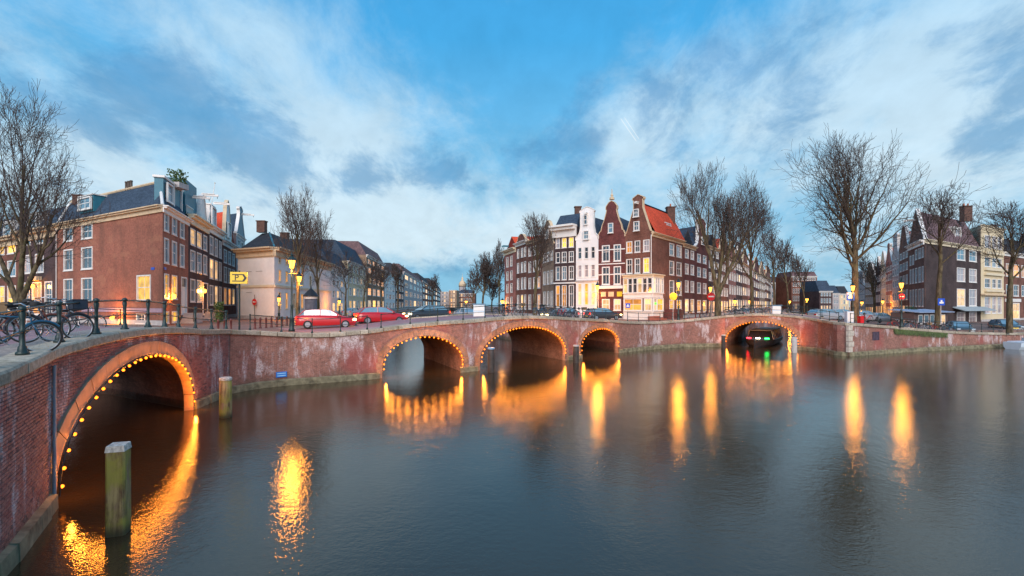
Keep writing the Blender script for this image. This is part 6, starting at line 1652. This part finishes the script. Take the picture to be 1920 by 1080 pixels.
t = thing('small_boat', 'white dinghy moored at the quay, cut by the right edge', 'boat', (*pl(1934, 51.5), 0), R(12))
link('hull', hull(5.5, 1.9, .75).mesh('hull', M_pbl), t)
m = MB(); m.box(-2.2, -.75, .76, 1.4, .75, .84); link('cover', m.mesh('cover', plain('boat_cover', (.62, .66, .72), .6)), t)
m = MB(); m.box(-.6, -.5, .84, .5, .5, 1.2); link('canopy', m.mesh('canopy', PANE['b']), t)

# ------------------------------------------------------------------ greenery and small marks
t = thing('quay_weeds', 'green grass tufts growing below the coping of the right quay wall', 'grass', (40, 48, 2.2))
m = MB(); r_ = random.Random(4)
for _ in range(1700):
    s_q = s_at = CUM[23] + (CUM[25] - CUM[23]) * (r_.uniform(.12, .80)); x, y, _z, vx, vy = wall_pt(s_q); (_, nn) = wall_n(s_q); z = wz(s_q) - COP_T - r_.random() ** 1.6 * .42
    a = Vector((x + nn[0] * r_.uniform(.0, .16), y + nn[1] * r_.uniform(.0, .16), z)); b = a + Vector((r_.uniform(-.12, .12), r_.uniform(-.1, .02), -r_.uniform(.08, .26))); c = a + Vector((.05, 0, .02)); m.face([a, c, b])
t2 = m.build('tufts', M_leaf, t); stuff(t2); t['kind'] = 'stuff'
for k in ('label', 'category'): pass
# corner stones of the right quay
sc = CUM[22]
for j in range(5):
    m = MB(); (uu, nn) = wall_n(sc - .02); w_ = .62 if j % 2 else .42
    z0 = .35 + j * .5; q = wall_pt(sc); (ub, nb) = wall_n(sc + .4)
    m.obox((q[0], q[1]), ub, -.18, w_, -.2, .05, z0 + .02, z0 + .48); m.build('corner_stone', plain('pale_block', (.52, .46, .38), .8, var=.3), Q3)
q = wall_pt(s_at_px(1642, CUM[22], CUM[24])); sq_ = s_at_px(1642, CUM[22], CUM[24]); (uu, nn) = wall_n(sq_)
m = MB(); m.obox((q[0], q[1]), uu, -.55, .55, .0, .03, zz(638, q[1]), zz(622, q[1])); m.build('wall_plate', plain('dark_plate', (.06, .04, .06), .8, var=.6, scale=4), Q3)
# potted conifer and shrubs by the steps
t = thing('green_shrub', 'leafy green shrub beside the front steps under the dark canal houses', 'shrub', (*pl(411, 48), GZ))
stuff(leaf_clump('foliage', M_leaf, t, (pl(406, 48)[0], pl(416, 48)[0], 47.6, 48.4, GZ + .2, zz(566, 48)), 700, .10, 5))
m = MB(); m.lathe([(.05, 0), (.04, 1.0)], 6, (*pl(411, 48), GZ)); m.build('stem', M_bark, t)
t = thing('green_shrub', 'dark shrub at the foot of the black corner house, left of the canvas shed', 'shrub', (*pl(1708, 66), 1.8))
stuff(leaf_clump('foliage', M_leafd, t, (pl(1700, 66)[0], pl(1716, 66)[0], 65.5, 66.5, 1.9, zz(575, 66)), 700, .14, 6))
m = MB(); m.lathe([(.05, 0), (.04, 1.0)], 6, (*pl(1708, 66), 1.8)); m.build('stem', M_bark, t)
